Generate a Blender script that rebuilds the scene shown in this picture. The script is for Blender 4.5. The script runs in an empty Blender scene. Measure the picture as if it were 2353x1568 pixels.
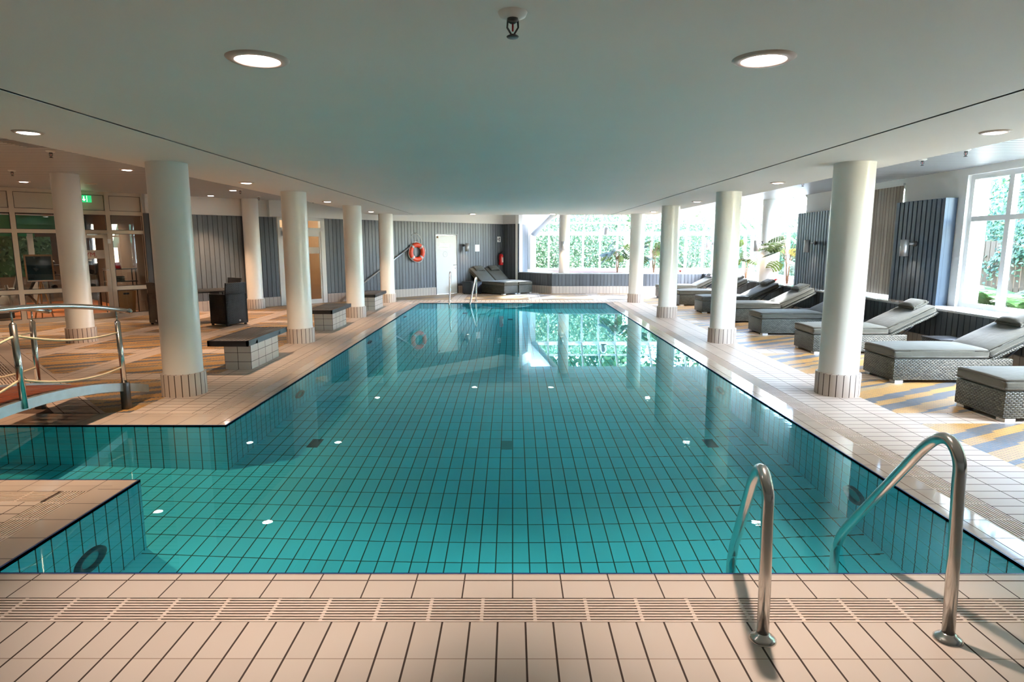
import bpy, bmesh, math, random
from mathutils import Vector, Matrix
random.seed(7)
R = math.radians
S = bpy.context.scene
COL = S.collection

# ------------------------------------------------------------------ camera, world, sun, exposure
cam_d = bpy.data.cameras.new('camera'); cam = bpy.data.objects.new('camera', cam_d); COL.objects.link(cam)
F = 1440.0
cam_d.sensor_width = 36.0; cam_d.lens = F/2353*36.0
cam_d.clip_start = 0.05; cam_d.clip_end = 300
cam.location = (0, 0, 1.68)
cam.rotation_euler = (R(90-8.77), 0, R(0.06))
S.camera = cam

w = bpy.data.worlds.new('World'); S.world = w; w.use_nodes = True
wn = w.node_tree; wn.nodes.clear()
wo = wn.nodes.new('ShaderNodeOutputWorld'); wb = wn.nodes.new('ShaderNodeBackground'); sky = wn.nodes.new('ShaderNodeTexSky')
sky.sky_type = 'NISHITA'; sky.sun_disc = False; sky.sun_elevation = R(48); sky.sun_rotation = R(120)
sky.air_density = 1.0; sky.dust_density = 1.2; sky.ozone_density = 1.0
wb.inputs['Strength'].default_value = 4.3
wn.links.new(sky.outputs[0], wb.inputs[0]); wn.links.new(wb.outputs[0], wo.inputs[0])

sun_d = bpy.data.lights.new('sun', 'SUN'); sun = bpy.data.objects.new('sun', sun_d); COL.objects.link(sun)
sun_d.energy = 12.0; sun_d.angle = R(3.0); sun_d.color = (1.0, 0.98, 0.95)
sun.rotation_euler = Vector((-0.40, -0.72, -0.56)).to_track_quat('-Z', 'Y').to_euler()

S.view_settings.view_transform = 'Standard'; S.view_settings.look = 'None'
S.view_settings.gamma = 1.0; S.view_settings.use_curve_mapping = False
S.view_settings.exposure = 1.38
try:
    cy = S.cycles
    cy.max_bounces = 9; cy.diffuse_bounces = 4; cy.glossy_bounces = 4; cy.transmission_bounces = 6
    cy.transparent_max_bounces = 12; cy.sample_clamp_indirect = 8.0; cy.blur_glossy = 0.5
    cy.use_adaptive_sampling = True; cy.adaptive_threshold = 0.03
    cy.use_denoising = True
except Exception:
    pass

LAMP = .58          # scale of all interior lamps

# ------------------------------------------------------------------ material helpers
def srgb(r, g, b):
    f = lambda c: (c/255/12.92) if c/255 <= .04045 else ((c/255+.055)/1.055)**2.4
    return (f(r), f(g), f(b), 1)

class NT:
    def __init__(s, name):
        s.m = bpy.data.materials.new(name); s.m.use_nodes = True
        s.t = s.m.node_tree; s.t.nodes.clear()
        s.out = s.n('ShaderNodeOutputMaterial')
    def n(s, ty, **kw):
        x = s.t.nodes.new(ty)
        for k, v in kw.items(): setattr(x, k, v)
        return x
    def l(s, a, b): s.t.links.new(a, b)
    def setv(s, sock, v):
        if isinstance(v, bpy.types.NodeSocket): s.l(v, sock)
        else: sock.default_value = v
    def math(s, op, a, b=None, c=None):
        x = s.n('ShaderNodeMath', operation=op)
        s.setv(x.inputs[0], a)
        if b is not None: s.setv(x.inputs[1], b)
        if c is not None: s.setv(x.inputs[2], c)
        return x.outputs[0]
    def mix(s, f, a, b):
        x = s.n('ShaderNodeMix', data_type='RGBA')
        s.setv(x.inputs[0], f); s.setv(x.inputs[6], a); s.setv(x.inputs[7], b)
        return x.outputs[2]
    def uv(s):
        x = s.n('ShaderNodeUVMap'); y = s.n('ShaderNodeSeparateXYZ'); s.l(x.outputs[0], y.inputs[0])
        return y.outputs[0], y.outputs[1], x.outputs[0]
    def noise(s, vec, scale, detail=2, rough=.5):
        x = s.n('ShaderNodeTexNoise'); x.inputs['Scale'].default_value = scale
        x.inputs['Detail'].default_value = detail; x.inputs['Roughness'].default_value = rough
        if vec is not None: s.l(vec, x.inputs['Vector'])
        return x.outputs[0]
    def white(s, a, b):
        c = s.n('ShaderNodeCombineXYZ'); s.setv(c.inputs[0], a); s.setv(c.inputs[1], b)
        x = s.n('ShaderNodeTexWhiteNoise'); s.l(c.outputs[0], x.inputs[0]); return x.outputs[0]
    def bump(s, h, strength=.3, dist=.01):
        x = s.n('ShaderNodeBump'); x.inputs['Strength'].default_value = strength
        x.inputs['Distance'].default_value = dist; s.l(h, x.inputs['Height']); return x.outputs[0]
    def bsdf(s, col=(.8, .8, .8, 1), rough=.5, metal=0, normal=None, coat=0, spec=None, sheen=0, ior=None):
        p = s.n('ShaderNodeBsdfPrincipled')
        s.setv(p.inputs['Base Color'], col); s.setv(p.inputs['Roughness'], rough); s.setv(p.inputs['Metallic'], metal)
        if normal is not None: s.l(normal, p.inputs['Normal'])
        p.inputs['Coat Weight'].default_value = coat; p.inputs['Coat Roughness'].default_value = .03
        if spec is not None: p.inputs['Specular IOR Level'].default_value = spec
        if sheen: p.inputs['Sheen Weight'].default_value = sheen
        if ior: p.inputs['IOR'].default_value = ior
        s.l(p.outputs[0], s.out.inputs[0]); return p

def plain(name, col, rough=.5, metal=0, coat=0, spec=None, var=0.0, scale=8):
    t = NT(name)
    if var:
        tc = t.n('ShaderNodeTexCoord'); nz = t.noise(tc.outputs['Object'], scale, 3)
        c2 = tuple(min(1, c*(1-var)) for c in col[:3])+(1,)
        t.bsdf(t.mix(nz, col, c2), rough, metal, None, coat, spec)
    else:
        t.bsdf(col, rough, metal, None, coat, spec)
    return t.m

def emit(name, col, strength):
    t = NT(name); e = t.n('ShaderNodeEmission'); e.inputs[0].default_value = col; e.inputs[1].default_value = strength
    t.l(e.outputs[0], t.out.inputs[0]); return t.m

def grout_mask(t, u, v, a, b, g, ox=0, oy=0):
    """1 on the joint; returns mask, cell indices"""
    un = t.math('DIVIDE', t.math('SUBTRACT', u, ox), a); vn = t.math('DIVIDE', t.math('SUBTRACT', v, oy), b)
    fu = t.math('FRACT', un); fv = t.math('FRACT', vn)
    du = t.math('SUBTRACT', .5, t.math('ABSOLUTE', t.math('SUBTRACT', fu, .5)))
    dv = t.math('SUBTRACT', .5, t.math('ABSOLUTE', t.math('SUBTRACT', fv, .5)))
    ga, gb = (g if isinstance(g, tuple) else (g, g))
    mu = t.math('LESS_THAN', du, ga/2/a); mv = t.math('LESS_THAN', dv, gb/2/b)
    return mu, mv, t.math('FLOOR', un), t.math('FLOOR', vn), du, dv

def tile_mat(name, a, b, g, col, grout, ox=0, oy=0, rough=.35, var=.05, grout2=None, coat=0, spec=.4):
    t = NT(name); u, v, vec = t.uv()
    mu, mv, iu, iv, du, dv = grout_mask(t, u, v, a, b, g, ox, oy)
    wn_ = t.white(iu, iv)
    c1 = tuple(c*(1-var) for c in col[:3])+(1,); c2 = tuple(min(1, c*(1+var)) for c in col[:3])+(1,)
    c = t.mix(wn_, c1, c2)
    c = t.mix(mv, c, grout2 or grout)
    c = t.mix(mu, c, grout)
    m = t.math('MAXIMUM', mu, mv)
    nb = t.bump(t.math('SUBTRACT', 1, m), .35, .003)
    rg = t.math('ADD', rough, t.math('MULTIPLY', m, .4))
    t.bsdf(c, rg, 0, nb, coat, spec); return t.m

CREAM = srgb(200, 187, 176); GROUT = srgb(62, 48, 40); GROUTL = srgb(150, 132, 116)
M = {}
M['deck_y'] = tile_mat('deck_tiles_lengthwise', .1245, .254, (.0085, .005), CREAM, GROUT, -.067, .054, .42, .04, GROUTL)
M['deck_x'] = tile_mat('deck_tiles_crosswise', .253, .1245, (.007, .009), CREAM, GROUT, .07, 0, .42, .04, srgb(95, 80, 70))
M['coping_y'] = tile_mat('coping_tiles_front', .2435, .30, (.007, .003), CREAM, GROUT, 0, 0, .3, .03, GROUT, .0, .5)
M['coping_x'] = tile_mat('coping_tiles_side', .30, .2435, (.003, .006), CREAM, GROUT, 0, 0, .06, .03, GROUT, 0, .55)
M['coping_far'] = tile_mat('coping_tiles_far', .2435, .30, (.006, .003), CREAM, GROUT, 0, 0, .08, .03, GROUT, 0, .55)
M['grate'] = plain('grate_plastic', srgb(214, 198, 186), .45)
M['channel'] = plain('gutter_channel', srgb(92, 72, 58), .7)
M['blue_edge'] = plain('blue_edge_tile', srgb(18, 50, 110), .3)
TEAL = (0.11, 0.80, 0.93, 1); TEALG = (0.006, 0.05, 0.05, 1)
M['pool_wall'] = tile_mat('pool_wall_tiles', .1225, .205, (.009, .005), TEAL, TEALG, 0, -.012, .35, .04)
M['pool_floor'] = tile_mat('pool_floor_tiles', .1225, .262, (.0085, .0085), TEAL, TEALG, 0, .06, .35, .05)
M['base_tile'] = tile_mat('skirting_tiles', .1155, 5, (.006, .0), CREAM, GROUT, 0, 0, .35, .04)
M['col_tile'] = tile_mat('column_foot_tiles', .07032, 5, (.009, .0), CREAM, GROUT, 0, 0, .35, .04)
M['block_tile'] = tile_mat('block_tiles', .18, .1245, (.007, .006), srgb(208, 198, 188), GROUT, 0.0, -.002, .35, .04)
M['strip'] = tile_mat('strip_tiles', .1245, .1245*3, (.004, .004), srgb(214, 200, 184), srgb(120, 100, 84), 0, 0, .35, .04)

def mosaic():
    t = NT('mosaic_tiles'); u, v, vec = t.uv()
    mu, mv, iu, iv, du, dv = grout_mask(t, u, t.math('ADD', v, t.math('MULTIPLY', t.math('FLOOR', t.math('DIVIDE', u, .036)), .018)), .036, .036, .005)
    s = t.math('ADD', t.math('MULTIPLY', iv, .036*math.cos(R(30))), t.math('MULTIPLY', iu, -.036*math.sin(R(30))-.018*math.cos(R(30))*1.0))
    fr = t.math('FRACT', t.math('DIVIDE', s, 1.15))
    r = t.n('ShaderNodeValToRGB'); r.color_ramp.interpolation = 'CONSTANT'
    Y_ = srgb(206, 160, 92); B_ = srgb(84, 104, 124); Z_ = srgb(190, 168, 132)
    el = r.color_ramp.elements
    el[0].position = 0; el[0].color = B_
    el[1].position = .14; el[1].color = Y_
    for p, c in ((.24, B_), (.36, Y_), (.56, Z_), (.64, B_), (.69, Y_), (.80, B_), (.84, Y_)):
        e = el.new(p); e.color = c
    t.l(fr, r.inputs[0])
    wn_ = t.white(iu, iv)
    c = t.mix(t.math('MULTIPLY', wn_, .35), r.outputs[0], srgb(150, 130, 104))
    m = t.math('MAXIMUM', mu, mv)
    c = t.mix(m, c, srgb(104, 86, 66))
    t.bsdf(c, .42, 0, t.bump(t.math('SUBTRACT', 1, m), .4, .003), 0, .45); return t.m
M['mosaic'] = mosaic()

def board_mat(name, col, col2):
    t = NT(name); u, v, vec = t.uv()
    iu = t.math('FLOOR', t.math('DIVIDE', u, .1205)); wn_ = t.white(iu, 3.0)
    mp = t.n('ShaderNodeMapping'); mp.inputs['Scale'].default_value = (60, 1.6, 1); t.l(vec, mp.inputs[0])
    nz = t.noise(mp.outputs[0], 1.0, 4, .6)
    f = t.math('ADD', t.math('MULTIPLY', wn_, .55), t.math('MULTIPLY', nz, .45))
    t.bsdf(t.mix(f, col, col2), .34, 0, t.bump(nz, .25, .002), 0, .5); return t.m
M['board'] = board_mat('grey_wall_boards', srgb(76, 81, 86), srgb(114, 120, 127))
M['board_low'] = board_mat('dark_low_boards', srgb(54, 62, 70), srgb(84, 92, 100))
M['board_blue'] = board_mat('blue_grey_boards', srgb(56, 70, 84), srgb(86, 102, 118))
M['board_gap'] = plain('board_gap', srgb(24, 26, 28), .8)
M['plaster'] = plain('white_plaster', srgb(240, 240, 236), .7, var=.04, scale=3)
M['ceil'] = plain('ceiling_plaster', srgb(240, 238, 232), .6, var=.05, scale=1.2)
M['slot'] = plain('ceiling_slot', srgb(40, 38, 36), .6)
M['white'] = plain('white_paint', srgb(232, 232, 228), .4)
M['column'] = plain('column_paint', srgb(240, 238, 232), .28, spec=.5, var=.03, scale=4)
M['frame'] = plain('window_frame_white', srgb(232, 234, 234), .35)
M['cream_frame'] = plain('cream_frame', srgb(204, 188, 168), .4)
M['cream_panel'] = plain('cream_panel', srgb(196, 182, 164), .45)
M['steel'] = plain('brushed_steel', (.66, .64, .62, 1), .19, 1, var=.1, scale=30)
M['galv'] = plain('galvanised_steel', (.55, .62, .64, 1), .42, .8, var=.25, scale=14)
M['darksteel'] = plain('dark_steel', (.12, .12, .12, 1), .35, .9)
M['alu'] = plain('brushed_aluminium', (.6, .6, .6, 1), .35, .85)
M['silver'] = plain('silver_feet', (.75, .75, .75, 1), .35, .7)
M['black'] = plain('black_paint', srgb(30, 30, 32), .45)
M['slatwood'] = plain('black_slats', srgb(58, 56, 58), .38, var=.3, scale=12)
M['red'] = plain('red_paint', srgb(200, 20, 22), .3)
M['orange'] = plain('buoy_orange', srgb(232, 72, 32), .35)
M['reflect'] = plain('buoy_band', srgb(206, 196, 200), .3)
M['rope'] = plain('rope', srgb(214, 196, 164), .8, var=.2, scale=90)
M['whiterope'] = plain('white_rope', srgb(225, 225, 222), .7)
M['stone'] = plain('polished_ledge', srgb(196, 200, 202), .08, spec=.6, var=.1, scale=10)
M['soil'] = plain('planter_gravel', srgb(130, 92, 76), .9, var=.4, scale=40)
M['trunk'] = plain('plant_stem', srgb(146, 112, 82), .7, var=.3, scale=20)
M['greenband'] = plain('green_band', srgb(12, 112, 78), .4)
M['darkwall'] = plain('gym_dark_wall', srgb(82, 70, 62), .7)
M['signgreen'] = emit('exit_sign_green', srgb(36, 150, 88), .9)
M['signwhite'] = emit('exit_sign_white', (.85, 1, .75, 1), 2.2)
M['glow'] = emit('lamp_glow', (1.0, .80, .74, 1), 9.0)
M['glow_dim'] = plain('lamp_off', srgb(210, 196, 190), .3)
M['lampring'] = plain('lamp_ring', srgb(196, 176, 164), .3, spec=.5)
M['basket'] = plain('wicker_basket', srgb(176, 128, 84), .7, var=.35, scale=60)
M['leaf_dark'] = None

def wicker(name, c1, c2, rough=.35):
    t = NT(name); u, v, vec = t.uv()
    a, b = .044, .018
    row = t.math('FLOOR', t.math('DIVIDE', v, b)); sh = t.math('MULTIPLY', t.math('MODULO', row, 2), a/2)
    fu = t.math('FRACT', t.math('DIVIDE', t.math('ADD', u, sh), a)); fv = t.math('FRACT', t.math('DIVIDE', v, b))
    hu = t.math('SINE', t.math('MULTIPLY', fu, math.pi)); hv = t.math('SINE', t.math('MULTIPLY', fv, math.pi))
    h = t.math('POWER', t.math('MULTIPLY', hu, hv), .6)
    wn_ = t.white(row, t.math('FLOOR', t.math('DIVIDE', t.math('ADD', u, sh), a)))
    c = t.mix(h, (c1[0]*.12, c1[1]*.12, c1[2]*.12, 1), t.mix(wn_, c1, c2))
    t.bsdf(c, rough, 0, t.bump(h, .8, .006), 0, .5); return t.m
M['wicker'] = wicker('grey_rattan', srgb(74, 76, 68), srgb(104, 106, 94))
M['wicker_black'] = wicker('black_rattan', srgb(20, 23, 29), srgb(34, 39, 48), .3)

def fabric(name, c1, c2, rough=.85):
    t = NT(name); tc = t.n('ShaderNodeTexCoord')
    nz = t.noise(tc.outputs['Object'], 4, 4, .6); n2 = t.noise(tc.outputs['Object'], 160, 1)
    t.bsdf(t.mix(nz, c1, c2), rough, 0, t.bump(t.math('ADD', t.math('MULTIPLY', nz, 1.0), t.math('MULTIPLY', n2, .08)), .5, .02), 0, .25, .2); return t.m
M['cushion'] = fabric('taupe_cushion', srgb(92, 91, 82), srgb(76, 76, 69))
M['piping'] = plain('cushion_piping', srgb(92, 88, 80), .8)
M['towel'] = fabric('patterned_towel', srgb(220, 214, 220), srgb(150, 130, 150))

def wood(name, c1, c2, su=2, sv=60, rough=.4):
    t = NT(name); u, v, vec = t.uv(); mp = t.n('ShaderNodeMapping'); mp.inputs['Scale'].default_value = (su, sv, 1)
    t.l(vec, mp.inputs[0]); nz = t.noise(mp.outputs[0], 1, 4, .6); t.bsdf(t.mix(nz, c1, c2), rough, 0, t.bump(nz, .2, .002), 0, .5); return t.m
M['plank'] = wood('red_brown_planks', srgb(120, 58, 34), srgb(74, 34, 20), 60, 3, .3)
M['gymfloor'] = wood('gym_wood_floor', srgb(178, 108, 62), srgb(140, 78, 44), 3, 40, .35)
M['roomwood'] = plain('pale_orange_wood', srgb(238, 210, 178), .5, var=.1, scale=3)

def slat_ceiling():
    t = NT('slatted_metal_ceiling'); u, v, vec = t.uv()
    fv = t.math('FRACT', t.math('DIVIDE', v, .13)); m = t.math('LESS_THAN', fv, .2)
    c = t.mix(m, srgb(186, 188, 190), srgb(34, 34, 34))
    t.bsdf(c, .38, .0, t.bump(t.math('SUBTRACT', 1, m), .6, .01), 0, .6); return t.m
M['slatceil'] = slat_ceiling()

def glass():
    t = NT('window_glass'); tr = t.n('ShaderNodeBsdfTransparent'); gl = t.n('ShaderNodeBsdfGlossy'); gl.inputs['Roughness'].default_value = .0
    tr.inputs[0].default_value = (.95, .985, .975, 1); lw = t.n('ShaderNodeLayerWeight'); lw.inputs[0].default_value = .5
    fr_ = t.math('MINIMUM', .6, t.math('ADD', .04, t.math('MULTIPLY', .9, t.math('POWER', lw.outputs['Facing'], 5))))
    mx = t.n('ShaderNodeMixShader'); t.l(fr_, mx.inputs[0]); t.l(tr.outputs[0], mx.inputs[1]); t.l(gl.outputs[0], mx.inputs[2])
    t.l(mx.outputs[0], t.out.inputs[0]); return t.m
M['glass'] = glass()

def water():
    t = NT('pool_water'); tc = t.n('ShaderNodeTexCoord')
    mp = t.n('ShaderNodeMapping'); mp.inputs['Scale'].default_value = (1, 3.0, 1); t.l(tc.outputs['Object'], mp.inputs[0])
    n1 = t.noise(mp.outputs[0], 5.5, 2, .5)
    # ripples are stronger where the return jets stir the surface
    sp = t.n('ShaderNodeSeparateXYZ'); t.l(tc.outputs['Object'], sp.inputs[0])
    zone = t.n('ShaderNodeMapRange'); zone.inputs[1].default_value = .6; zone.inputs[2].default_value = 2.4
    t.l(sp.outputs[0], zone.inputs[0])
    z2 = t.n('ShaderNodeMapRange'); z2.inputs[1].default_value = 9.0; z2.inputs[2].default_value = 5.5; t.l(sp.outputs[1], z2.inputs[0])
    amt = t.math('ADD', .006, t.math('MULTIPLY', t.math('MULTIPLY', zone.outputs[0], z2.outputs[0]), .09))
    b = t.n('ShaderNodeBump'); b.inputs['Distance'].default_value = .006; t.l(amt, b.inputs['Strength']); t.l(n1, b.inputs['Height'])
    g = t.n('ShaderNodeBsdfGlass'); g.inputs['Color'].default_value = (.74, .99, 1.0, 1); g.inputs['Roughness'].default_value = 0; g.inputs['IOR'].default_value = 1.333
    t.l(b.outputs[0], g.inputs['Normal']); t.l(g.outputs[0], t.out.inputs[0])
    return t.m
M['water'] = water()

def leafmat(name, c1, c2, c3=None, transl=.35):
    t = NT(name); oi = t.n('ShaderNodeNewGeometry'); r = t.n('ShaderNodeValToRGB')
    r.color_ramp.elements[0].color = c1; r.color_ramp.elements[1].color = c2
    if c3: e = r.color_ramp.elements.new(.93); e.color = c2; r.color_ramp.elements[2].color = c3
    t.l(oi.outputs['Random Per Island'], r.inputs[0])
    d = t.n('ShaderNodeBsdfPrincipled'); t.l(r.outputs[0], d.inputs['Base Color']); d.inputs['Roughness'].default_value = .45
    tl = t.n('ShaderNodeBsdfTranslucent'); t.l(r.outputs[0], tl.inputs[0])
    mx = t.n('ShaderNodeMixShader'); mx.inputs[0].default_value = transl
    t.l(d.outputs[0], mx.inputs[1]); t.l(tl.outputs[0], mx.inputs[2]); t.l(mx.outputs[0], t.out.inputs[0]); return t.m
M['hedge'] = leafmat('hedge_leaves', srgb(52, 84, 62), srgb(126, 150, 112), srgb(176, 184, 140))
M['ivy'] = leafmat('ivy_leaves', srgb(30, 66, 50), srgb(96, 130, 92), srgb(150, 76, 40))
M['tree'] = leafmat('tree_leaves', srgb(34, 62, 34), srgb(80, 108, 62))
M['fern'] = leafmat('fern_leaves', srgb(50, 84, 44), srgb(104, 130, 74))
M['grass'] = leafmat('grass_blades', srgb(60, 80, 38), srgb(120, 128, 72), srgb(130, 90, 56))
M['monstera'] = leafmat('monstera_leaves', srgb(38, 56, 34), srgb(92, 108, 52), srgb(190, 180, 66), .3)
M['fence'] = wood('weathered_fence', srgb(92, 76, 56), srgb(64, 52, 38), 40, 2, .8)
M['ground'] = plain('garden_ground', srgb(84, 84, 52), .95, var=.4, scale=6)
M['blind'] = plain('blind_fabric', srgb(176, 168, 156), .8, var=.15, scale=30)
M['blind_dark'] = plain('blind_fabric_shaded', srgb(112, 96, 92), .8)  # darker copy of the blind fabric, shade of overlapping slats painted in
M['screen'] = plain('glossy_poster', srgb(30, 44, 50), .08, var=.7, scale=5)
M['deepred'] = plain('red_text', srgb(160, 40, 30), .5)
M['grey'] = plain('machine_grey', srgb(150, 152, 152), .3, .3)
M['machinedark'] = plain('machine_dark', srgb(58, 60, 64), .4)

# ------------------------------------------------------------------ mesh helpers
class MB:
    def __init__(s): s.v = []; s.f = []; s.mi = []; s.uvs = []; s.sm = []
    def face(s, pts, mi=0, uv=None, sm=False):
        i = len(s.v); s.v += [tuple(p) for p in pts]; s.f.append(list(range(i, i+len(pts)))); s.mi.append(mi); s.uvs.append(uv); s.sm.append(sm); return s
    def add(s, verts, faces, mi=0, sm=False, uvs=None):
        i = len(s.v); s.v += [tuple(p) for p in verts]
        for k, f in enumerate(faces):
            s.f.append([i+a for a in f]); s.mi.append(mi); s.uvs.append(uvs[k] if uvs else None); s.sm.append(sm)
        return s
    def box(s, x0, x1, y0, y1, z0, z1, mi=0):
        V = [(x0,y0,z0),(x1,y0,z0),(x1,y1,z0),(x0,y1,z0),(x0,y0,z1),(x1,y0,z1),(x1,y1,z1),(x0,y1,z1)]
        return s.add(V, [(0,3,2,1),(4,5,6,7),(0,1,5,4),(1,2,6,5),(2,3,7,6),(3,0,4,7)], mi)
    def obox(s, mat, x0, x1, y0, y1, z0, z1, mi=0):
        V = [mat @ Vector(p) for p in [(x0,y0,z0),(x1,y0,z0),(x1,y1,z0),(x0,y1,z0),(x0,y0,z1),(x1,y0,z1),(x1,y1,z1),(x0,y1,z1)]]
        return s.add(V, [(0,3,2,1),(4,5,6,7),(0,1,5,4),(1,2,6,5),(2,3,7,6),(3,0,4,7)], mi)
    def rbox(s, x0, x1, y0, y1, z0, z1, r=.01, seg=2, mi=0, mat=None, puff=0):
        bm = bmesh.new(); bmesh.ops.create_cube(bm, size=1)
        for v in bm.verts: v.co = Vector(((x0+x1)/2+v.co.x*(x1-x0), (y0+y1)/2+v.co.y*(y1-y0), (z0+z1)/2+v.co.z*(z1-z0)))
        if puff:
            bmesh.ops.subdivide_edges(bm, edges=bm.edges[:], cuts=5, use_grid_fill=True)
            for v in bm.verts:
                a = (v.co.x-x0)/(x1-x0)*2-1; b = (v.co.y-y0)/(y1-y0)*2-1
                if v.co.z > (z0+z1)/2: v.co.z += puff*(1-abs(a)**4)*(1-abs(b)**4)-puff*.6*(abs(a*b)**6)
        bmesh.ops.bevel(bm, geom=[e for e in bm.edges if (len(e.link_faces) == 2 and e.calc_face_angle(0) > .9)], offset=r, segments=seg, profile=.5, affect='EDGES')
        vs = [(mat @ v.co if mat else v.co.copy()) for v in bm.verts]
        s.add(vs, [[v.index for v in f.verts] for f in bm.faces], mi, True); bm.free(); return s
    def tube(s, pts, r, n=12, mi=0, cap=True, rs=None):
        P = [Vector(p) for p in pts]; rings = []; up = None
        for i, p in enumerate(P):
            d = ((P[min(i+1, len(P)-1)]-P[max(i-1, 0)])).normalized()
            if up is None: up = d.orthogonal().normalized()
            up = (up-d*up.dot(d)).normalized(); bi = d.cross(up); rr = rs[i] if rs else r
            rings.append([p+up*rr*math.cos(2*math.pi*k/n)+bi*rr*math.sin(2*math.pi*k/n) for k in range(n)])
        vs = [q for rg in rings for q in rg]; fs = []
        for i in range(len(P)-1):
            for k in range(n):
                a = i*n+k; b = i*n+(k+1) % n; fs.append((a, b, b+n, a+n))
        if cap: fs.append(tuple(range(n-1, -1, -1))); fs.append(tuple(range((len(P)-1)*n, len(P)*n)))
        return s.add(vs, fs, mi, True)
    def lathe(s, prof, n=32, c=(0, 0, 0), mi=0, sm=True, mat=None):
        vs = []; fs = []; uvs = []
        for (r, z) in prof:
            for k in range(n):
                a = 2*math.pi*k/n; p = Vector((c[0]+r*math.cos(a), c[1]+r*math.sin(a), c[2]+z)); vs.append(mat @ p if mat else p)
        for i in range(len(prof)-1):
            rr = max(prof[i][0], prof[i+1][0])
            for k in range(n):
                k2 = (k+1) % n; fs.append((i*n+k, i*n+k2, (i+1)*n+k2, (i+1)*n+k))
                u0 = 2*math.pi*k/n*rr; u1 = 2*math.pi*(k+1)/n*rr; z0 = prof[i][1]; z1 = prof[i+1][1]
                uvs.append([(u0, z0), (u1, z0), (u1, z1), (u0, z1)])
        return s.add(vs, fs, mi, sm, uvs)
    def build(s, name, mats, parent=None, loc=None, rotz=None, label=None, smooth_angle=True):
        me = bpy.data.meshes.new(name); me.from_pydata(s.v, [], s.f)
        if not isinstance(mats, (list, tuple)): mats = [mats]
        for m in mats: me.materials.append(M[m] if isinstance(m, str) else m)
        uvl = me.uv_layers.new(name='UVMap')
        for p, mi, uv, sm in zip(me.polygons, s.mi, s.uvs, s.sm):
            p.material_index = mi; p.use_smooth = sm; nn = p.normal
            ax, ay, az = abs(nn.x), abs(nn.y), abs(nn.z)
            for j, li in enumerate(p.loop_indices):
                if uv: uvl.data[li].uv = uv[j]; continue
                c = me.vertices[me.loops[li].vertex_index].co
                if az >= ax and az >= ay: uvl.data[li].uv = (c.x, c.y)
                elif ax >= ay: uvl.data[li].uv = (c.y, c.z)
                else: uvl.data[li].uv = (c.x, c.z)
        me.validate(); me.update()
        o = bpy.data.objects.new(name, me); COL.objects.link(o)
        if parent: o.parent = parent
        if loc is not None: o.location = loc
        if rotz is not None: o.rotation_euler = (0, 0, rotz)
        if label: o['label'] = label
        return o

def tag(o, label, cat, group=None, kind=None):
    o['label'] = label; o['category'] = cat
    if group: o['group'] = group
    if kind: o['kind'] = kind
    return o
def thing(name, label, cat, loc=(0, 0, 0), rotz=0, group=None):
    o = bpy.data.objects.new(name, None); COL.objects.link(o); o.location = loc; o.rotation_euler = (0, 0, rotz)
    o.empty_display_size = .1
    return tag(o, label, cat, group)
def struct(o, label=None, cat=None):
    o['kind'] = 'structure'
    if label: o['label'] = label
    if cat: o['category'] = cat
    return o
def kids(o): return [c for c in COL.objects if c.parent == o]
CH = {}
def copy_tree(src, loc=None, rotz=None, label=None, group=None):
    table = {}
    for o in bpy.data.objects:
        if o.parent: table.setdefault(o.parent.name, []).append(o)
    def rec(o, par):
        c = o.copy(); COL.objects.link(c); c.parent = par
        for ch in table.get(o.name, []): rec(ch, c)
        return c
    r = rec(src, None)
    if loc is not None: r.location = loc
    if rotz is not None: r.rotation_euler = (0, 0, rotz)
    if label: r['label'] = label
    if group: r['group'] = group
    return r
def lamp(name, ty, loc, energy, col, parent=None, size=.1, spot=120, blend=.6, direction=(0, 0, -1)):
    d = bpy.data.lights.new(name, ty); d.energy = energy*LAMP; d.color = col
    if ty == 'SPOT': d.spot_size = R(spot); d.spot_blend = blend; d.shadow_soft_size = size
    elif ty == 'POINT': d.shadow_soft_size = size
    o = bpy.data.objects.new(name, d); COL.objects.link(o); o.location = loc
    o.rotation_euler = Vector(direction).to_track_quat('-Z', 'Y').to_euler()
    if parent: o.parent = parent
    if ty == 'SPOT' and energy >= 60: d.cycles.is_caustics_light = True
    return o
def text_obj(name, body, size, mat, parent, matrix, extrude=.001, align='CENTER', bold=0):
    cu = bpy.data.curves.new(name, 'FONT'); cu.body = body; cu.size = size; cu.extrude = extrude; cu.align_x = align; cu.offset = bold
    tmp = bpy.data.objects.new(name+'_tmp', cu); COL.objects.link(tmp)
    bpy.context.view_layer.update()
    me = bpy.data.meshes.new_from_object(tmp.evaluated_get(bpy.context.evaluated_depsgraph_get()))
    bpy.data.objects.remove(tmp); bpy.data.curves.remove(cu)
    me.materials.clear(); me.materials.append(M[mat])
    o = bpy.data.objects.new(name, me); COL.objects.link(o); o.parent = parent; o.matrix_local = matrix
    return o

# ------------------------------------------------------------------ dimensions
PX = 2.69; PY0, PY1 = 3.02, 18.08; CY0, CY1 = 4.32, 5.69; CXL = -9.0
DEPTH = -1.27; WZ = -.012
ZC, ZS = 2.55, 2.85             # plaster soffit, slatted ceiling
XW = 7.05; XL = 6.58; ZL = .70; YB = 21.7
WO = Vector((-8.7, 15.05, 0)); A45 = R(45)
def s_of(x): return (x+8.7)*math.sqrt(2)
def w45(s, y, z=0):             # diagonal wall frame -> world; y<0 is towards the pool
    c = math.sqrt(.5); return Vector((WO.x+s*c-y*c, WO.y+s*c+y*c, z))

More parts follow.
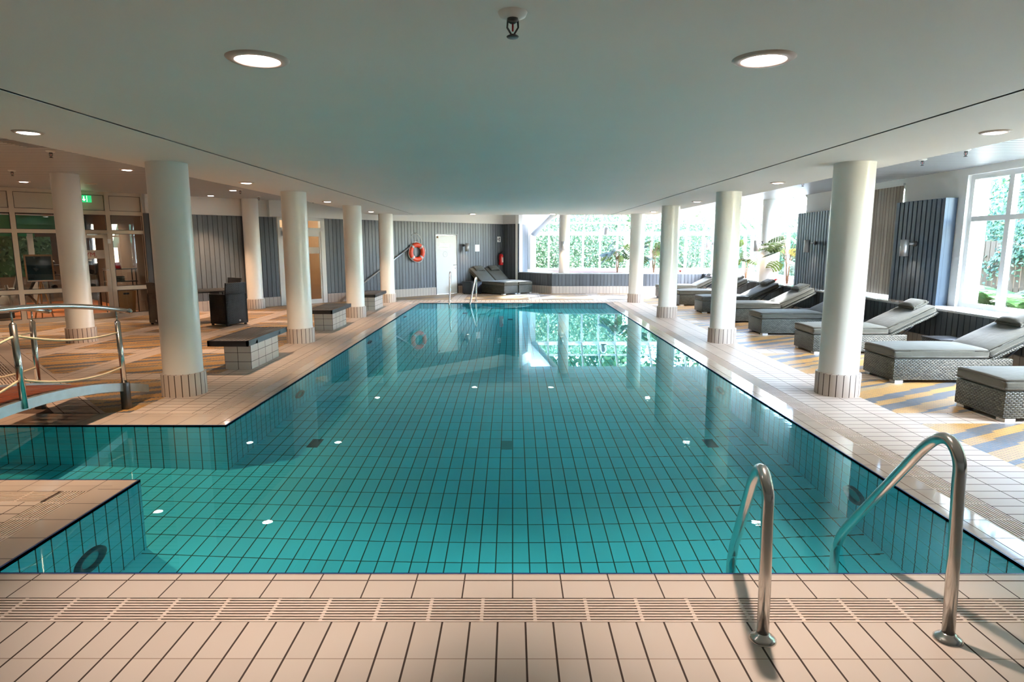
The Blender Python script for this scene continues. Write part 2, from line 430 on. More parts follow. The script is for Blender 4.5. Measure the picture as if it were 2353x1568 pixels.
# ------------------------------------------------------------------ floor
fl = MB()
FM = ['deck_y', 'deck_x', 'mosaic', 'strip', 'channel']
def rect(x0, x1, y0, y1, mi, z=0):
    if x1-x0 < 1e-4 or y1-y0 < 1e-4: return
    fl.face([(x0,y0,z),(x1,y0,z),(x1,y1,z),(x0,y1,z)], mi)
def mosaic_area(x0, x1, y0, y1, xs, ys):
    yb = sorted([(max(a, y0), min(b, y1)) for a, b in ys if b > y0 and a < y1]); y = y0; rows = []
    for a, b in yb: rows += [(y, a, 0), (a, b, 1)]; y = b
    rows.append((y, y1, 0))
    xb = sorted([(max(a, x0), min(b, x1)) for a, b in xs if b > x0 and a < x1])
    for ya, yb_, st in rows:
        if yb_-ya < 1e-4: continue
        if st: rect(x0, x1, ya, yb_, 1); continue
        x = x0
        for a, b in xb: rect(x, a, ya, yb_, 2); rect(a, b, ya, yb_, 1); x = b
        rect(x, x1, ya, yb_, 2)
YS = [(5.76+1.94*k-.0, 6.13+1.94*k) for k in range(-5, 10)]
G0, G1 = 2.92, 3.11
rect(-16, 10, -4, 2.594, 0)
rect(G1, 3.86, 2.594, 19.1, 1)
mosaic_area(3.86, 10, 2.594, 19.1, [(5.5, 5.87)], YS)
# left island (near side of the channel)
rect(-16, -G1, 2.594, 3.92, 1)
# left of the main pool beyond the channel
rect(-3.86, -G1, 6.1, 19.1, 1)
mosaic_area(-16, -3.86, 6.1, 19.1, [(-5.87, -5.5), (-7.5, -7.13), (-9.2, -8.83)], YS)
rect(-16, CXL, 3.92, 6.1, 1)
# far end
rect(-3.11, 3.11, 18.5, 19.1, 0)
mosaic_area(-16, 10, 19.1, 26, [(-1.9, -1.5), (.5, .9), (2.5, 2.9)], [(21.0, 21.3)])
# border band of the second basin, running at 45 degrees
def diag(a0, a1, mi, z):        # band between x+y=a0 and x+y=a1, for y from 6.1
    p = lambda a, y: (a-y, y, z)
    fl.face([p(a0, 6.1), p(a1, 6.1), p(a1, 16), p(a0, 16)], mi, uv=[(0, 0), ((a1-a0)*.7071, 0), ((a1-a0)*.7071, 14.0), (0, 14.0)])
diag(1.5, 2.02, 1, .003); diag(-3.0, 1.0, 1, .003); diag(1.0, 1.5, 4, .0015)
floor = fl.build('floor', FM); struct(floor, 'cream and mosaic tiled pool deck', 'floor')
sub = MB(); sub.box(-16, 10, -4, 2.5, -.3, -.1); slab = None

# grate of the second basin
gd = MB(); c45 = math.sqrt(.5)
mt = Matrix.Translation((1.0-6.1, 6.1, 0)) @ Matrix.Rotation(R(135), 4, 'Z')   # local x runs along the band (-1,1), local y = (-1,-1)
for k in range(11):
    y = -.02-.03*k-.008
    gd.obox(mt, 0.0, 10, y-.009, y+.009, .002, .012)
for k in range(40): gd.obox(mt, .12+.25*k, .14+.25*k, -.35, 0, .002, .010)
tag(gd.build('drain_grate', 'grate'), 'cream slatted drain grate running diagonally behind the footbridge railing', 'drain grate')

# ------------------------------------------------------------------ pool
pool = thing('swimming_pool', 'long turquoise tiled swimming pool filled to the brim', 'swimming pool', (0, PY0, 0))
def P(mb, name, mats, label=None):
    o = mb.build(name, mats); o.parent = pool; o.matrix_parent_inverse = Matrix.Translation((0, -PY0, 0)); 
    if label: o['label'] = label
    return o
pw = MB()
D = DEPTH
def wallq(p, q, mi=0, z0=D, z1=-.001):
    L = (Vector(q)-Vector(p)).length; u0 = p[1] if abs(p[0]-q[0]) < 1e-6 else p[0]; u1 = q[1] if abs(p[0]-q[0]) < 1e-6 else q[0]
    pw.face([(p[0],p[1],z0),(q[0],q[1],z0),(q[0],q[1],z1),(p[0],p[1],z1)], mi, uv=[(u0,z0),(u1,z0),(u1,z1),(u0,z1)])
wallq((PX,PY0),(PX,PY1)); wallq((PX,PY1),(-PX,PY1)); wallq((-PX,PY1),(-PX,CY1)); wallq((-PX,CY1),(CXL,CY1)); wallq((CXL,CY1),(CXL,CY0))
wallq((CXL,CY0),(-PX,CY0)); wallq((-PX,CY0),(-PX,PY0)); wallq((-PX,PY0),(PX,PY0))
P(pw, 'basin_wall', ['pool_wall']).cycles.is_caustics_receiver = True
pf = MB(); pf.face([(-PX,PY0,D),(PX,PY0,D),(PX,PY1,D),(-PX,PY1,D)]); pf.face([(CXL,CY0,D),(-PX,CY0,D),(-PX,CY1,D),(CXL,CY1,D)])
P(pf, 'basin_floor', 'pool_floor').cycles.is_caustics_receiver = True
wt = MB(); wt.add([(-PX,PY0,WZ),(PX,PY0,WZ),(PX,PY1,WZ),(-PX,PY1,WZ),(-PX,CY1,WZ),(-PX,CY0,WZ),(CXL,CY0,WZ),(CXL,CY1,WZ)], [(0,1,2,3,4,5),(5,4,7,6)], 0, True)
wtr = wtr = P(wt, 'water', 'water'); wtr.cycles.is_caustics_caster = True
be = MB(); e = .012
be.box(-PX-e, PX+e, PY0-e, PY0, -.03, .001); be.box(-PX-e, PX+e, PY1, PY1+e, -.03, .001); be.box(PX, PX+e, PY0, PY1, -.03, .001)
be.box(-PX-e, -PX, CY1, PY1, -.03, .001); be.box(-PX-e, -PX, PY0, CY0, -.03, .001)
be.box(CXL, -PX, CY1, CY1+e, -.03, .001); be.box(CXL, -PX, CY0-e, CY0, -.03, .001)
P(be, 'blue_edge', 'blue_edge')
cp = MB()
def cop(pts, mi): cp.face([(x, y, z) for x, y, z in pts], mi)
E = PX+e; A0 = PY0-e; A1 = PY1+e; B0 = CY0-e; B1 = CY1+e
cop([(-G0,PY0-.233,0),(G0,PY0-.233,0),(E,A0,0),(-E,A0,0)], 0)
cop([(E,A0,0),(G0,PY0-.233,0),(G0,PY1+.23,0),(E,A1,0)], 1)
cop([(-E,A1,0),(-G0,PY1+.23,0),(-G0,CY1+.41,0),(-E,B1,0)], 1)
cop([(-E,B0,0),(-G0,CY0-.22,0),(-G0,PY0-.233,0),(-E,A0,0)], 1)
cop([(-E,A1,0),(E,A1,0),(G0,PY1+.23,0),(-G0,PY1+.23,0)], 2)
cop([(CXL,B1,0),(-E,B1,0),(-G0,CY1+.41,0),(CXL,CY1+.41,0)], 2)
cop([(CXL,CY0-.22,0),(-G0,CY0-.22,0),(-E,B0,0),(CXL,B0,0)], 2)
# the wide paving beside the far-left corner
cop([(-G0,CY1+.41,0),(-G1,CY1+.41,0),(-G1,CY1+.411,0),(-G0,CY1+.411,0)], 2)
P(cp, 'coping', ['coping_y', 'coping_x', 'coping_far'])
# small raised lip behind the joints, front coping: a thin cross joint
lp = MB(); lp.box(-PX, PX, PY0-.078, PY0-.0715, .0003, .0012); lp.box(PX+.085, PX+.088, PY0, PY1, .0003, .0012); lp.box(-PX-.088, -PX-.085, CY1, PY1, .0003, .0012)
P(lp, 'coping_joint', 'channel')
gc = MB(); zg = -.035
gc.face([(-G0,2.594,zg),(G0,2.594,zg),(G0,PY0-.233,zg),(-G0,PY0-.233,zg)]); 
def trough(x0, x1, y0, y1):
    gc.box(x0, x1, y0, y1, zg-.01, zg); e_ = .012
    gc.box(x0-e_, x0, y0-e_, y1+e_, zg-.01, -.001); gc.box(x1, x1+e_, y0-e_, y1+e_, zg-.01, -.001)
    gc.box(x0-e_, x1+e_, y0-e_, y0, zg-.01, -.001); gc.box(x0-e_, x1+e_, y1, y1+e_, zg-.01, -.001)
trough(-G0, G0, 2.594, PY0-.233); trough(G0, G1, 2.594, 18.5); trough(-G1, -G0, 2.594, CY0-.22); trough(-G1, -G0, CY1+.41, 18.5)
trough(-G0, G0, PY1+.23, 18.5); trough(CXL, -G1, 3.92, CY0-.22)
P(gc, 'gutter', 'channel')
# slatted grate along the near edge and the sides (bars with narrow gaps)
def grate(x0, x1, y0, y1, along, n=9):
    g = MB(); t = .011
    if along == 'x':
        pitch = (y1-y0)/n
        for k in range(n): g.box(x0, x1, y0+pitch*k+.004, y0+pitch*(k+1)-.005, -.02, -.001)
        x = x0+.1
        while x < x1: g.box(x-.008, x+.008, y0, y1, -.02, -.002); x += .2435
    else:
        pitch = (x1-x0)/n
        for k in range(n): g.box(x0+pitch*k+.004, x0+pitch*(k+1)-.005, y0, y1, -.02, -.001)
        y = y0+.1
        while y < y1: g.box(x0, x1, y-.008, y+.008, -.02, -.002); y += .2435
    return g
P(grate(-G0, G0, 2.594, PY0-.233, 'x', 9), 'overflow_grate', 'grate')
P(grate(G0, G1, 2.594, 18.5, 'y', 9), 'overflow_grate', 'grate')
P(grate(-G1, -G0, 6.1, 18.5, 'y', 9), 'overflow_grate', 'grate')
P(grate(-G1, -G0, 2.594, CY0-.22, 'y', 9), 'overflow_grate', 'grate')
P(grate(CXL, -G1, 3.92, CY0-.22, 'x', 8), 'overflow_grate', 'grate')
P(grate(-G0, G0, PY1+.23, 18.5, 'x', 8), 'overflow_grate', 'grate')

M['fitting'] = plain('pool_fitting', srgb(20, 80, 96), .3)
M['lens'] = plain('pool_lamp_lens', srgb(70, 170, 180), .15)
for sx, ys in ((-1, (3.72, 7.7, 11.6, 15.5)), (1, (4.68, 7.9, 11.7, 15.5))):
    for y in ys:
        m_ = Matrix.Translation((sx*PX, y, -.72)) @ Matrix.Rotation(R(-90*sx), 4, 'Y')
        q = MB(); q.lathe([(.085,0),(.085,.012),(.125,.03),(.14,.025),(.145,0)], 28, mat=m_)
        r_ = P(q, 'underwater_lamp', 'fitting')
        q = MB(); q.lathe([(.001,.006),(.084,.006)], 28, mat=m_); ln = q.build('lens', 'lens'); ln.parent = r_
for x, y, mt_ in ((-.06, 6.42, 'lens'), (-2.1, 6.42, 'fitting'), (2.1, 6.42, 'fitting'), (-.06, 15.6, 'fitting'), (-1.3, 16.9, 'fitting'), (1.3, 16.9, 'fitting')):
    q = MB(); q.box(x-.058, x+.058, y-.12, y+.12, D, D+.006)
    for k in range(5): q.box(x-.045+.02*k, x-.037+.02*k, y-.1, y+.1, D+.006, D+.012)
    P(q, 'floor_drain', mt_)

def arc(p0, p1, p2, n=8):       # quadratic bend
    p0, p1, p2 = map(Vector, (p0, p1, p2)); return [(1-t)**2*p0+2*t*(1-t)*p1+t*t*p2 for t in [i/n for i in range(n+1)]]
def ladder_rail(base, top, slope_end, deep, lean, sgn, label, group, r=.0235):
    """base: x,y on deck; top z; slope_end: x,y,z where it meets the water; sgn: direction of the pool along y"""
    t = thing('pool_ladder_rail', label, 'ladder rail', (base[0], base[1], 0), 0, group)
    bx, by = 0, 0; ex, ey, ez = slope_end[0]-base[0], slope_end[1]-base[1], slope_end[2]
    up0 = Vector((lean, 0, top-.16)); pk = Vector((lean, sgn*.02, top+.09)); s0 = Vector((lean+(ex-lean)*.24, sgn*.27, top-.12))
    pts = [Vector((0, 0, .005)), Vector((lean*.5, 0, top*.45))]
    crown = [up0, Vector((lean*1.02, sgn*.004, top-.08)), Vector((lean*1.03, sgn*.035, top-.025)), Vector((lean*1.03+(ex-lean)*.04, sgn*.085, top)), Vector((lean+(ex-lean)*.1, sgn*.15, top-.015)), Vector((lean+(ex-lean)*.17, sgn*.21, top-.06))]
    pts += [up0-(up0-pts[1])*.2]+crown
    # smooth the crown with catmull-rom
    bend = arc(s0+(Vector((ex, ey, ez))-s0)*.86, (ex, ey, ez), (ex, ey+sgn*.01, ez-.14), 6)
    pts += [s0]+bend+[Vector((ex, ey+sgn*.01, deep))]
    def cr(P_, n=4):
        out = []
        for i in range(len(P_)-1):
            a, b, c, d = P_[max(i-1, 0)], P_[i], P_[i+1], P_[min(i+2, len(P_)-1)]
            for k in range(n):
                u = k/n; out.append(.5*((2*b)+(c-a)*u+(2*a-5*b+4*c-d)*u*u+(3*b-a-3*c+d)*u**3))
        return out+[P_[-1]]
    crn = [pts[2]]+crown+[s0]
    path = pts[:2]+cr(crn, 4)+bend+[Vector((ex, ey+sgn*.01, deep))]
    q = MB(); q.tube(path, r, 20); q.build('rail', 'steel', t)
    q = MB(); q.lathe([(.0, .034), (.027, .034), (.03, .028), (.046, .018), (.056, .008), (.057, 0)], 32); q.build('flange', 'steel', t)
    return t
ladder_rail((1.87, 2.468), .865, (1.86, 3.38, .02), -.9, -.03, 1, 'taller stainless steel ladder rail at the right of the near pool edge', None, .025)
ladder_rail((1.074, 2.468), .725, (1.22, 3.26, .0), -.9, -.014, 1, 'shorter stainless steel ladder rail at the near pool edge, left of the taller one', None, .025)
ladder_rail((-1.86, 18.62), .87, (-1.80, 17.75, .02), -.9, .02, -1, 'taller steel ladder rail at the far pool edge in front of the white door', None)
ladder_rail((-1.09, 18.62), .72, (-1.22, 17.85, .0), -.9, .014, -1, 'shorter steel ladder rail at the far pool edge in front of the black box table', None)
# steps of the two ladders, under water
for x0, x1, y in ((1.22, 1.86, 3.12), (-1.8, -1.22, 17.98)):
    for z in (-.35, -.6, -.85):
        q = MB(); q.rbox(x0+.02, x1-.02, y-.045, y+.045, z, z+.025, .008); P(q, 'ladder_step', 'steel')

# ------------------------------------------------------------------ ceilings
c = MB()
for a, b in ((-4.22, -2.912), (-2.89, 2.89), (2.912, 4.22)):
    c.box(a, b, -4, 19.0, ZC, ZC+.28)
c.box(-4.1, 4.1, -4, 18.9, ZC+.03, ZC+.05, 1)
struct(c.build('trim_1', ['ceil', 'slot']), 'lowered white plaster ceiling over the pool', 'ceiling')
for sx in (-1, 1):              # thin aluminium bead along the slot
    c = MB(); c.box(2.912 if sx > 0 else -2.922, 2.922 if sx > 0 else -2.912, -4, 19.0, ZC-.003, ZC+.02)
    struct(c.build('trim_%d' % (2 if sx < 0 else 3), 'white'), 'thin bead along the %s slot of the plaster ceiling' % ('left' if sx < 0 else 'right'), 'trim')
c = MB()
def cq(x0, x1, y0, y1, z): c.face([(x0,y1,z),(x1,y1,z),(x1,y0,z),(x0,y0,z)])
cq(-17, -4.22, -4, 25, ZS); cq(4.22, XW, -4, 23.2, ZS); cq(-4.22, 4.22, 19.0, 23.2, ZS)
cq(-4.22, .6, 23.2, 26, ZS)
struct(c.build('ceiling', 'slatceil'), 'grey slatted metal ceiling beside and beyond the plaster ceiling', 'ceiling')
c = MB(); c.box(-17, XW+.2, -4, 23.0, ZS+.03, ZS+.25); c.box(-17, .7, 23.0, 27, ZS+.03, ZS+.25)
struct(c.build('trim_4', 'plaster'), 'roof slab above the slatted ceiling', 'roof')
# wall closing the room behind the camera and at the far left
c = MB(); c.box(-17, 8, -4.2, -4, -.1, 3); struct(c.build('wall_front', 'plaster'), 'white wall behind the near pool deck', 'wall')
c = MB(); c.box(-17.2, -17, -4, 26, -.1, 3); struct(c.build('wall_left', 'plaster'), 'white wall at the far left of the hall', 'wall')

# ------------------------------------------------------------------ columns
def column(x, y, ztop, base, label, group, z0=0, r=.207):
    t = thing('column', label, 'column', (x, y, z0), 0, group)
    h = ztop-z0
    q = MB(); q.lathe([(r+.003, .25 if base else 0), (r+.003, .26 if base else .01), (r, .27 if base else .02), (r, h)], 48); q.build('shaft', 'column', t)
    if base:
        q = MB(); q.lathe([(r, .252), (.232, .25), (.235, .245), (.235, 0)], 48, sm=True)
        q.build('tiled_base', 'col_tile', t)
    return t
gl_, gr_ = 'white columns along the left side of the pool', 'white columns along the right side of the pool'
cy_ = (6.99, 10.8, 14.6, 18.42)
cl = ['white column with tiled foot at the near left, beside the railing of the footbridge', 'second white column along the left pool side, between the nearest and the middle black-topped bench',
      'third white column along the left pool side, beyond the middle black-topped bench', 'farthest white column along the left pool side, beside the last black-topped bench']
cr_ = ['nearest white column with tiled foot on the right pool side, in front of the loungers', 'second white column along the right pool side, counted from the near end',
       'third white column along the right pool side, counted from the near end', 'farthest white column along the right pool side, at the far pool corner']
for i, y in enumerate(cy_):
    column((-3.745, -3.69, -3.67, -3.67)[i], y, ZC+.002, True, cl[i], gl_)
    column((3.70, 3.64, 3.61, 3.61)[i], y, ZC+.002, True, cr_[i], gr_)
column(-7.54, 10.84, ZS+.002, True, 'white column standing on the mosaic floor in front of the gym glazing', 'outer white columns')
column(-7.52, 14.35, ZS+.002, True, 'white column half hidden behind the near left pool column and the black table', 'outer white columns')
column(-6.83, 16.62, ZS+.002, True, 'slim white column against the boarded wall behind the black armchairs', 'outer white columns', r=.2)
column(6.86, 17.0, ZS+.002, False, 'white column standing on the window ledge left of the large monstera', 'white columns on the window ledge', ZL, .2)
column(7.1, 21.95, ZS+.002, False, 'white column standing on the ledge in the far right corner of the glazing', 'white columns on the window ledge', ZL, .2)
column(1.80, 22.1, ZS+.002, False, 'white column standing on the far window ledge at the left end of the glazing', 'white columns on the window ledge', ZL, .19)

# ------------------------------------------------------------------ boarded walls
def boards(mb, x0, x1, z0, z1, y=0, th=.018, wd=.1205, gap=.012, mi=0):
    x = x0
    while x < x1-.02:
        b = min(x+wd-gap, x1); mb.box(x, b, y-th, y, z0, z1, mi); x += wd
    mb.box(x0, x1, y-.001, y+.002, z0, z1, 1)
def wallobj(name, mb, mats, label, loc=None, rotz=None, cat='wall'):
    return struct(mb.build(name, mats, None, loc, rotz), label, cat)
# diagonal wall (local x along the wall, local -y to the pool)
S0, S1 = -.02, s_of(-.35)
D1a, D1b = s_of(-6.42), s_of(-5.43)         # glazed double door
D2a, D2b = s_of(-2.575), s_of(-1.935)       # white service door
q = MB()
for a, b in ((S0, D1a), (D1b, D2a), (D2b, S1+.05)): q.box(a, b, 0, .2, 0, 3.1)
q.box(D1a, D1b, 0, .2, 2.42, 3.1); q.box(D2a, D2b, 0, .2, 2.0, 3.1)
wallobj('wall_diagonal', q, ['plaster'], 'white plastered diagonal wall behind the boards', WO, A45)
q = MB()
for a, b in ((S0, D1a-.02), (D1b+.02, D2a-.03), (D2b+.03, S1-.0)): boards(q, a, b, .255, 2.41)
boards(q, D2a-.03, D2b+.03, 2.03, 2.41)
wallobj('trim_5', q, ['board', 'board_gap'], 'dark grey vertical boards on the diagonal wall', WO, A45, 'wall boards')
q = MB()
for a, b in ((S0, D1a-.02), (D1b+.02, D2a-.03), (D2b+.03, S1)): q.box(a, b, -.03, 0, 0, .25)
wallobj('baseboard_left', q, 'base_tile', 'cream tile skirting of the diagonal wall', WO, A45, 'skirting')
# white bulkhead over the glazed door
q = MB(); q.box(D1a-.25, D1b+.08, -.14, 0, 2.42, 2.86); wallobj('trim_6', q, 'plaster', 'white bulkhead over the glazed double door', WO, A45, 'bulkhead')

# return wall: from the far corner back towards the pool at 45 degrees, full height then dado
CORN = Vector((-.35, 23.40, 0)); A_45 = R(-45)      # local x -> (+x,-y); pool side is local -y
Lfull = .80; Ldado = (23.40-YB)*math.sqrt(2)
q = MB(); q.box(0, Lfull, 0, .2, 0, 3.1); wallobj('wall_back', q, 'plaster', 'short full height wall beside the fire extinguisher', CORN, A_45)
q = MB(); boards(q, 0, Lfull, .255, 2.41); wallobj('trim_7', q, ['board', 'board_gap'], 'dark boards on the short full height wall', CORN, A_45, 'wall boards')
q = MB(); boards(q, Lfull, Ldado+.0, .255, ZL-.03); q.box(Lfull, Ldado-.03, .01, .2, 0, ZL-.03, 2); wallobj('trim_8', q, ['board', 'board_gap', 'plaster'], 'low boarded wall under the far ledge, angled part', CORN, A_45, 'low wall')
q = MB(); q.box(0, Ldado, -.03, 0, 0, .25); wallobj('baseboard_back', q, 'base_tile', 'cream tile skirting of the angled far wall', CORN, A_45, 'skirting')
XB = CORN.x+(23.40-YB)          # x where the far dado turns parallel
q = MB(); boards(q, XB, XL, .255, ZL-.03, YB); q.box(XB, XL+.1, YB, YB+.2, 0, ZL-.03, 2); wallobj('trim_9', q, ['board', 'board_gap', 'plaster'], 'low boarded wall under the far window ledge', cat='low wall')
q = MB(); q.box(XB, XL, YB-.03, YB, 0, .25); wallobj('baseboard_far', q, 'base_tile', 'cream tile skirting below the far window ledge', cat='skirting')
# right dado: local x along +y reversed so that boards face -x
q = MB(); boards(q, -YB, 4, .255, ZL-.03); q.box(-YB, 4, 0, .2, 0, ZL-.03, 2); wallobj('trim_10', q, ['board_low', 'board_gap', 'plaster'], 'low boarded wall behind the row of loungers', (XL, 0, 0), R(-90), 'low wall')
q = MB(); q.box(-YB, 4, -.03, 0, 0, .25); wallobj('baseboard_right', q, 'base_tile', 'cream tile skirting behind the row of loungers', (XL, 0, 0), R(-90), 'skirting')
# ledge top (polished), with planter openings in the glazed bays
q = MB()
q.box(XL-.02, XW, -4, 15.35, ZL-.03, ZL)
q.box(XL-.02, XL+.16, 15.35, YB, ZL-.03, ZL)
q.box(XB, XL+.16, YB-.02, YB+.16, ZL-.03, ZL)
m_ = Matrix.Translation(CORN) @ Matrix.Rotation(A_45, 4, 'Z'); q.obox(m_, Lfull, Ldado+.05, -.02, .35, ZL-.03, ZL); q.add([(.1,22.9,ZL-.001),(XB+.1,YB+.1,ZL-.001),(XB+.2,22.3,ZL-.001),(1.2,23.9,ZL-.001),(.5,23.9,ZL-.001)], [(0,1,2,3,4)])
wallobj('trim_11', q, 'stone', 'polished pale window ledge running round the hall', cat='window ledge')
q = MB()
q.box(XL+.16, 7.85, 15.36, 24.0, ZL-.12, ZL-.025, 0); q.box(XB+.05, XL+.16, YB+.16, 24.0, ZL-.12, ZL-.025, 0); q.box(.6, XB+.05, 22.75, 24.0, ZL-.12, ZL-.025, 0)
wallobj('trim_12', q, 'soil', 'gravel bed of the planter inside the glazed bays', cat='planter bed')
q = MB(); q.box(7.70, 7.85, 15.36, 24.0, ZL-.12, ZL+.06); q.box(.56, 7.85, 23.85, 24.0, ZL-.12, ZL+.05)
wallobj('trim_13', q, 'white', 'white sill under the glazing of the bays', cat='window sill')

# right wall (plane x = XW): window bays
q = MB()
W1a, W1b = 3.2, 9.98; W2a, W2b = 11.55, 13.25; ZH = 2.74
q.box(XW, XW+.25, -4, W1a, 0, 3.1); q.box(XW, XW+.25, W1b, W2a, 0, 3.1); q.box(XW, XW+.25, W2b, 15.36, 0, 3.1)
for a, b in ((W1a, W1b), (W2a, W2b)): q.box(XW, XW+.25, a, b, 0, ZL-.03); q.box(XW, XW+.25, a, b, ZH, 3.1)
q.box(XW, XW+.12, 15.36, 23.2, 2.86, 3.1); q.box(.5, XW+.12, 23.2, 23.3, 2.86, 3.1)
wallobj('wall_right', q, 'plaster', 'white plastered window wall on the right')
q = MB(); boards(q, -11.42, -10.14, ZL, 2.41, 0, .05, .1205, .03); q.box(-11.42, -10.14, 0, .14, ZL, 2.41, 2)
wallobj('trim_14', q, ['board_blue', 'board_gap', 'board_blue'], 'dark blue grey board panel between the near window and the blinds', (XW-.15, 0, 0), R(-90), 'board panel')
q = MB(); boards(q, -15.32, -13.42, ZL, 2.41, 0, .05, .1205, .03); q.box(-15.32, -13.42, 0, .14, ZL, 2.41, 2)
wallobj('trim_15', q, ['board_blue', 'board_gap', 'board_blue'], 'dark ribbed board panel right of the large monstera', (XW-.15, 0, 0), R(-90), 'board panel')

def framed_window(name, label, x, ya, yb, za, zb, posts, rails, depth=.08, fw=.06):
    t = thing(name, label, 'window'); t['kind'] = 'structure'; del t['category']; t['category'] = 'window'
    q = MB()
    q.box(x, x+depth, ya, yb, za, za+fw); q.box(x, x+depth, ya, yb, zb-fw, zb)
    for y in [ya, yb-fw]: q.box(x+.002, x+depth-.002, y, y+fw, za+.005, zb-.005)
    for y in posts: q.box(x+.004, x+depth-.004, y-fw*.6, y+fw*.6, za+.01, zb-.01)
    for z in rails: q.box(x+.008, x+depth-.008, ya+.01, yb-.01, z-fw/2, z+fw/2)
    q.build('window_frame', 'frame', t)
    q = MB(); q.box(x+.05, x+.06, ya+.02, yb-.02, za+.02, zb-.02); q.build('pane', 'glass', t)
    return t
framed_window('window_1', 'large white framed window at the right edge with ivy outside', XW+.06, W1a, W1b, ZL, ZH, (9.18, 7.9, 6.6, 5.3), (2.07,), .09, .075)
framed_window('window_2', 'narrow white framed window behind the vertical blinds', XW+.06, W2a, W2b, ZL, ZH, (12.4,), (2.07,), .09)
# glazed bays with 45 degree glass roof
ZE = 2.08
t3 = thing('window_3', 'glazed bay with sloping glass roof on the right behind the large monstera', 'glazed bay'); t3['kind'] = 'structure'
q = MB(); gx = 7.85
q.box(gx-.06, gx+.06, 15.36, 24.0, ZL, ZL+.09); q.box(gx-.06, gx+.06, 15.36, 24.06, ZE-.06, ZE+.06)
ys = [15.40+.672*k for k in range(13)]
for y in ys: q.box(gx-.05, gx+.05, y-.03, y+.03, ZL, ZE)
q.build('mullion', 'frame', t3)
for y in ys+[23.9]:
    q = MB(); top = XW-.05 if y < 23.3 else None
    xt = max(XW-.03, 0) if y <= 23.2 else gx-(24.0-y)
    zt = ZE+(gx-xt); d_ = Vector((xt-gx, 0, zt-ZE)); L = d_.length
    if L < .1: continue
    m_ = Matrix.Translation((gx, y, ZE)) @ Matrix.Rotation(math.atan2(-d_.z, d_.x), 4, 'Y')
    q.obox(m_, 0, L, -.03, .03, -.05, .05); q.build('rafter', 'frame', t3)
q = MB(); q.face([(gx,15.4,ZL),(gx,24,ZL),(gx,24,ZE),(gx,15.4,ZE)]); q.face([(gx,15.4,ZE),(gx,24,ZE),(XW,23.2,ZE+.8),(XW,15.4,ZE+.8)])
q.build('pane', 'glass', t3)
q = MB(); q.face([(XW,15.36,0),(gx+.1,15.36,0),(gx+.1,15.36,ZE),(XW,15.36,ZE+.85)]); q.face([(XW,15.30,0),(gx+.1,15.30,0),(gx+.1,15.30,ZE),(XW,15.30,ZE+.85)])
q.build('end_wall', 'white', t3)
t4 = thing('window_4', 'long glazed bay with sloping glass roof at the far end of the hall', 'glazed bay'); t4['kind'] = 'structure'
gy = 24.0; q = MB()
q.box(.66, gx, gy-.06, gy+.06, ZL, ZL+.09); q.box(.66, gx+.06, gy-.06, gy+.06, ZE-.07, ZE+.07)
xs_ = [.72+.648*k for k in range(12)]
for x in xs_: q.box(x-.035 if x > .8 else x-.06, x+.035 if x > .8 else x+.16, gy-.05 if x > .8 else gy-.08, gy+.05, ZL, ZE)
q.build('mullion', 'frame', t4)
for x in xs_[1:]:
    yt = 23.15 if x < 7.0 else gy-(gx-x); d_ = Vector((0, yt-gy, gy-yt)); L = d_.length
    if x < 1.7: yt = gy-(x-.72); d_ = Vector((0, yt-gy, gy-yt)); L = d_.length
    if L < .1: continue
    m_ = Matrix.Translation((x, gy, ZE)) @ Matrix.Rotation(R(180-45)*1.0, 4, 'X')
    q = MB(); q.obox(m_, -.03, .03, 0, L, -.05, .05); q.build('rafter', 'frame', t4)
q = MB(); m_ = Matrix.Translation((1.0, 0, ZE+.38)); q.box(1.2, 7.4, gy-.42, gy-.36, ZE+.36, ZE+.42); q.build('purlin', 'frame', t4)
# hip beams
q = MB(); q.tube([(.78, gy, ZE-.02), (1.68, gy-.9, ZE+.88)], .13, 4); q.build('hip_beam', 'frame', t4)
q = MB(); q.tube([(gx, gy, ZE), (XW-.05, gy-.85, ZE+.85)], .07, 4); q.build('hip_beam', 'frame', t4)
q = MB(); q.face([(.7,gy,ZL),(gx,gy,ZL),(gx,gy,ZE),(.7,gy,ZE)]); q.face([(.7,gy,ZE),(gx,gy,ZE),(XW,23.2,ZE+.8),(1.5,23.2,ZE+.8)])
q.build('pane', 'glass', t4)
# side of the far bay: boarded return then white wall, with the plaster cheek under the sloping verge
q = MB(); p0 = (CORN.x+Lfull*c45, CORN.y-Lfull*c45); p1 = (.58, 24.0)
ang = math.atan2(p1[1]-p0[1], p1[0]-p0[0]); L = math.hypot(p1[0]-p0[0], p1[1]-p0[1])
boards(q, 0, L, ZL, 2.41); wallobj('trim_16', q, ['board', 'board_gap'], 'brightly lit boarded return at the left end of the far glazing', (p0[0], p0[1], 0), ang, 'wall boards')
q = MB(); q.box(0, L, 0, .12, 0, 3.1); wallobj('wall_return', q, 'plaster', 'white return wall at the left end of the far glazing', (p0[0], p0[1], 0), ang)
q = MB(); q.box(.4, .72, gy-.02, gy+.15, 0, 3.1)
q.add([(.72,gy,ZE),(1.65,gy-.93,ZE+.93),(.72,gy,ZE+.93),(.72,gy+.1,ZE),(1.65,gy-.83,ZE+.93),(.72,gy+.1,ZE+.93)], [(0,1,2),(3,5,4),(0,3,4,1)])
wallobj('wall_corner', q, 'plaster', 'white cheek wall under the sloping verge of the far glazing')

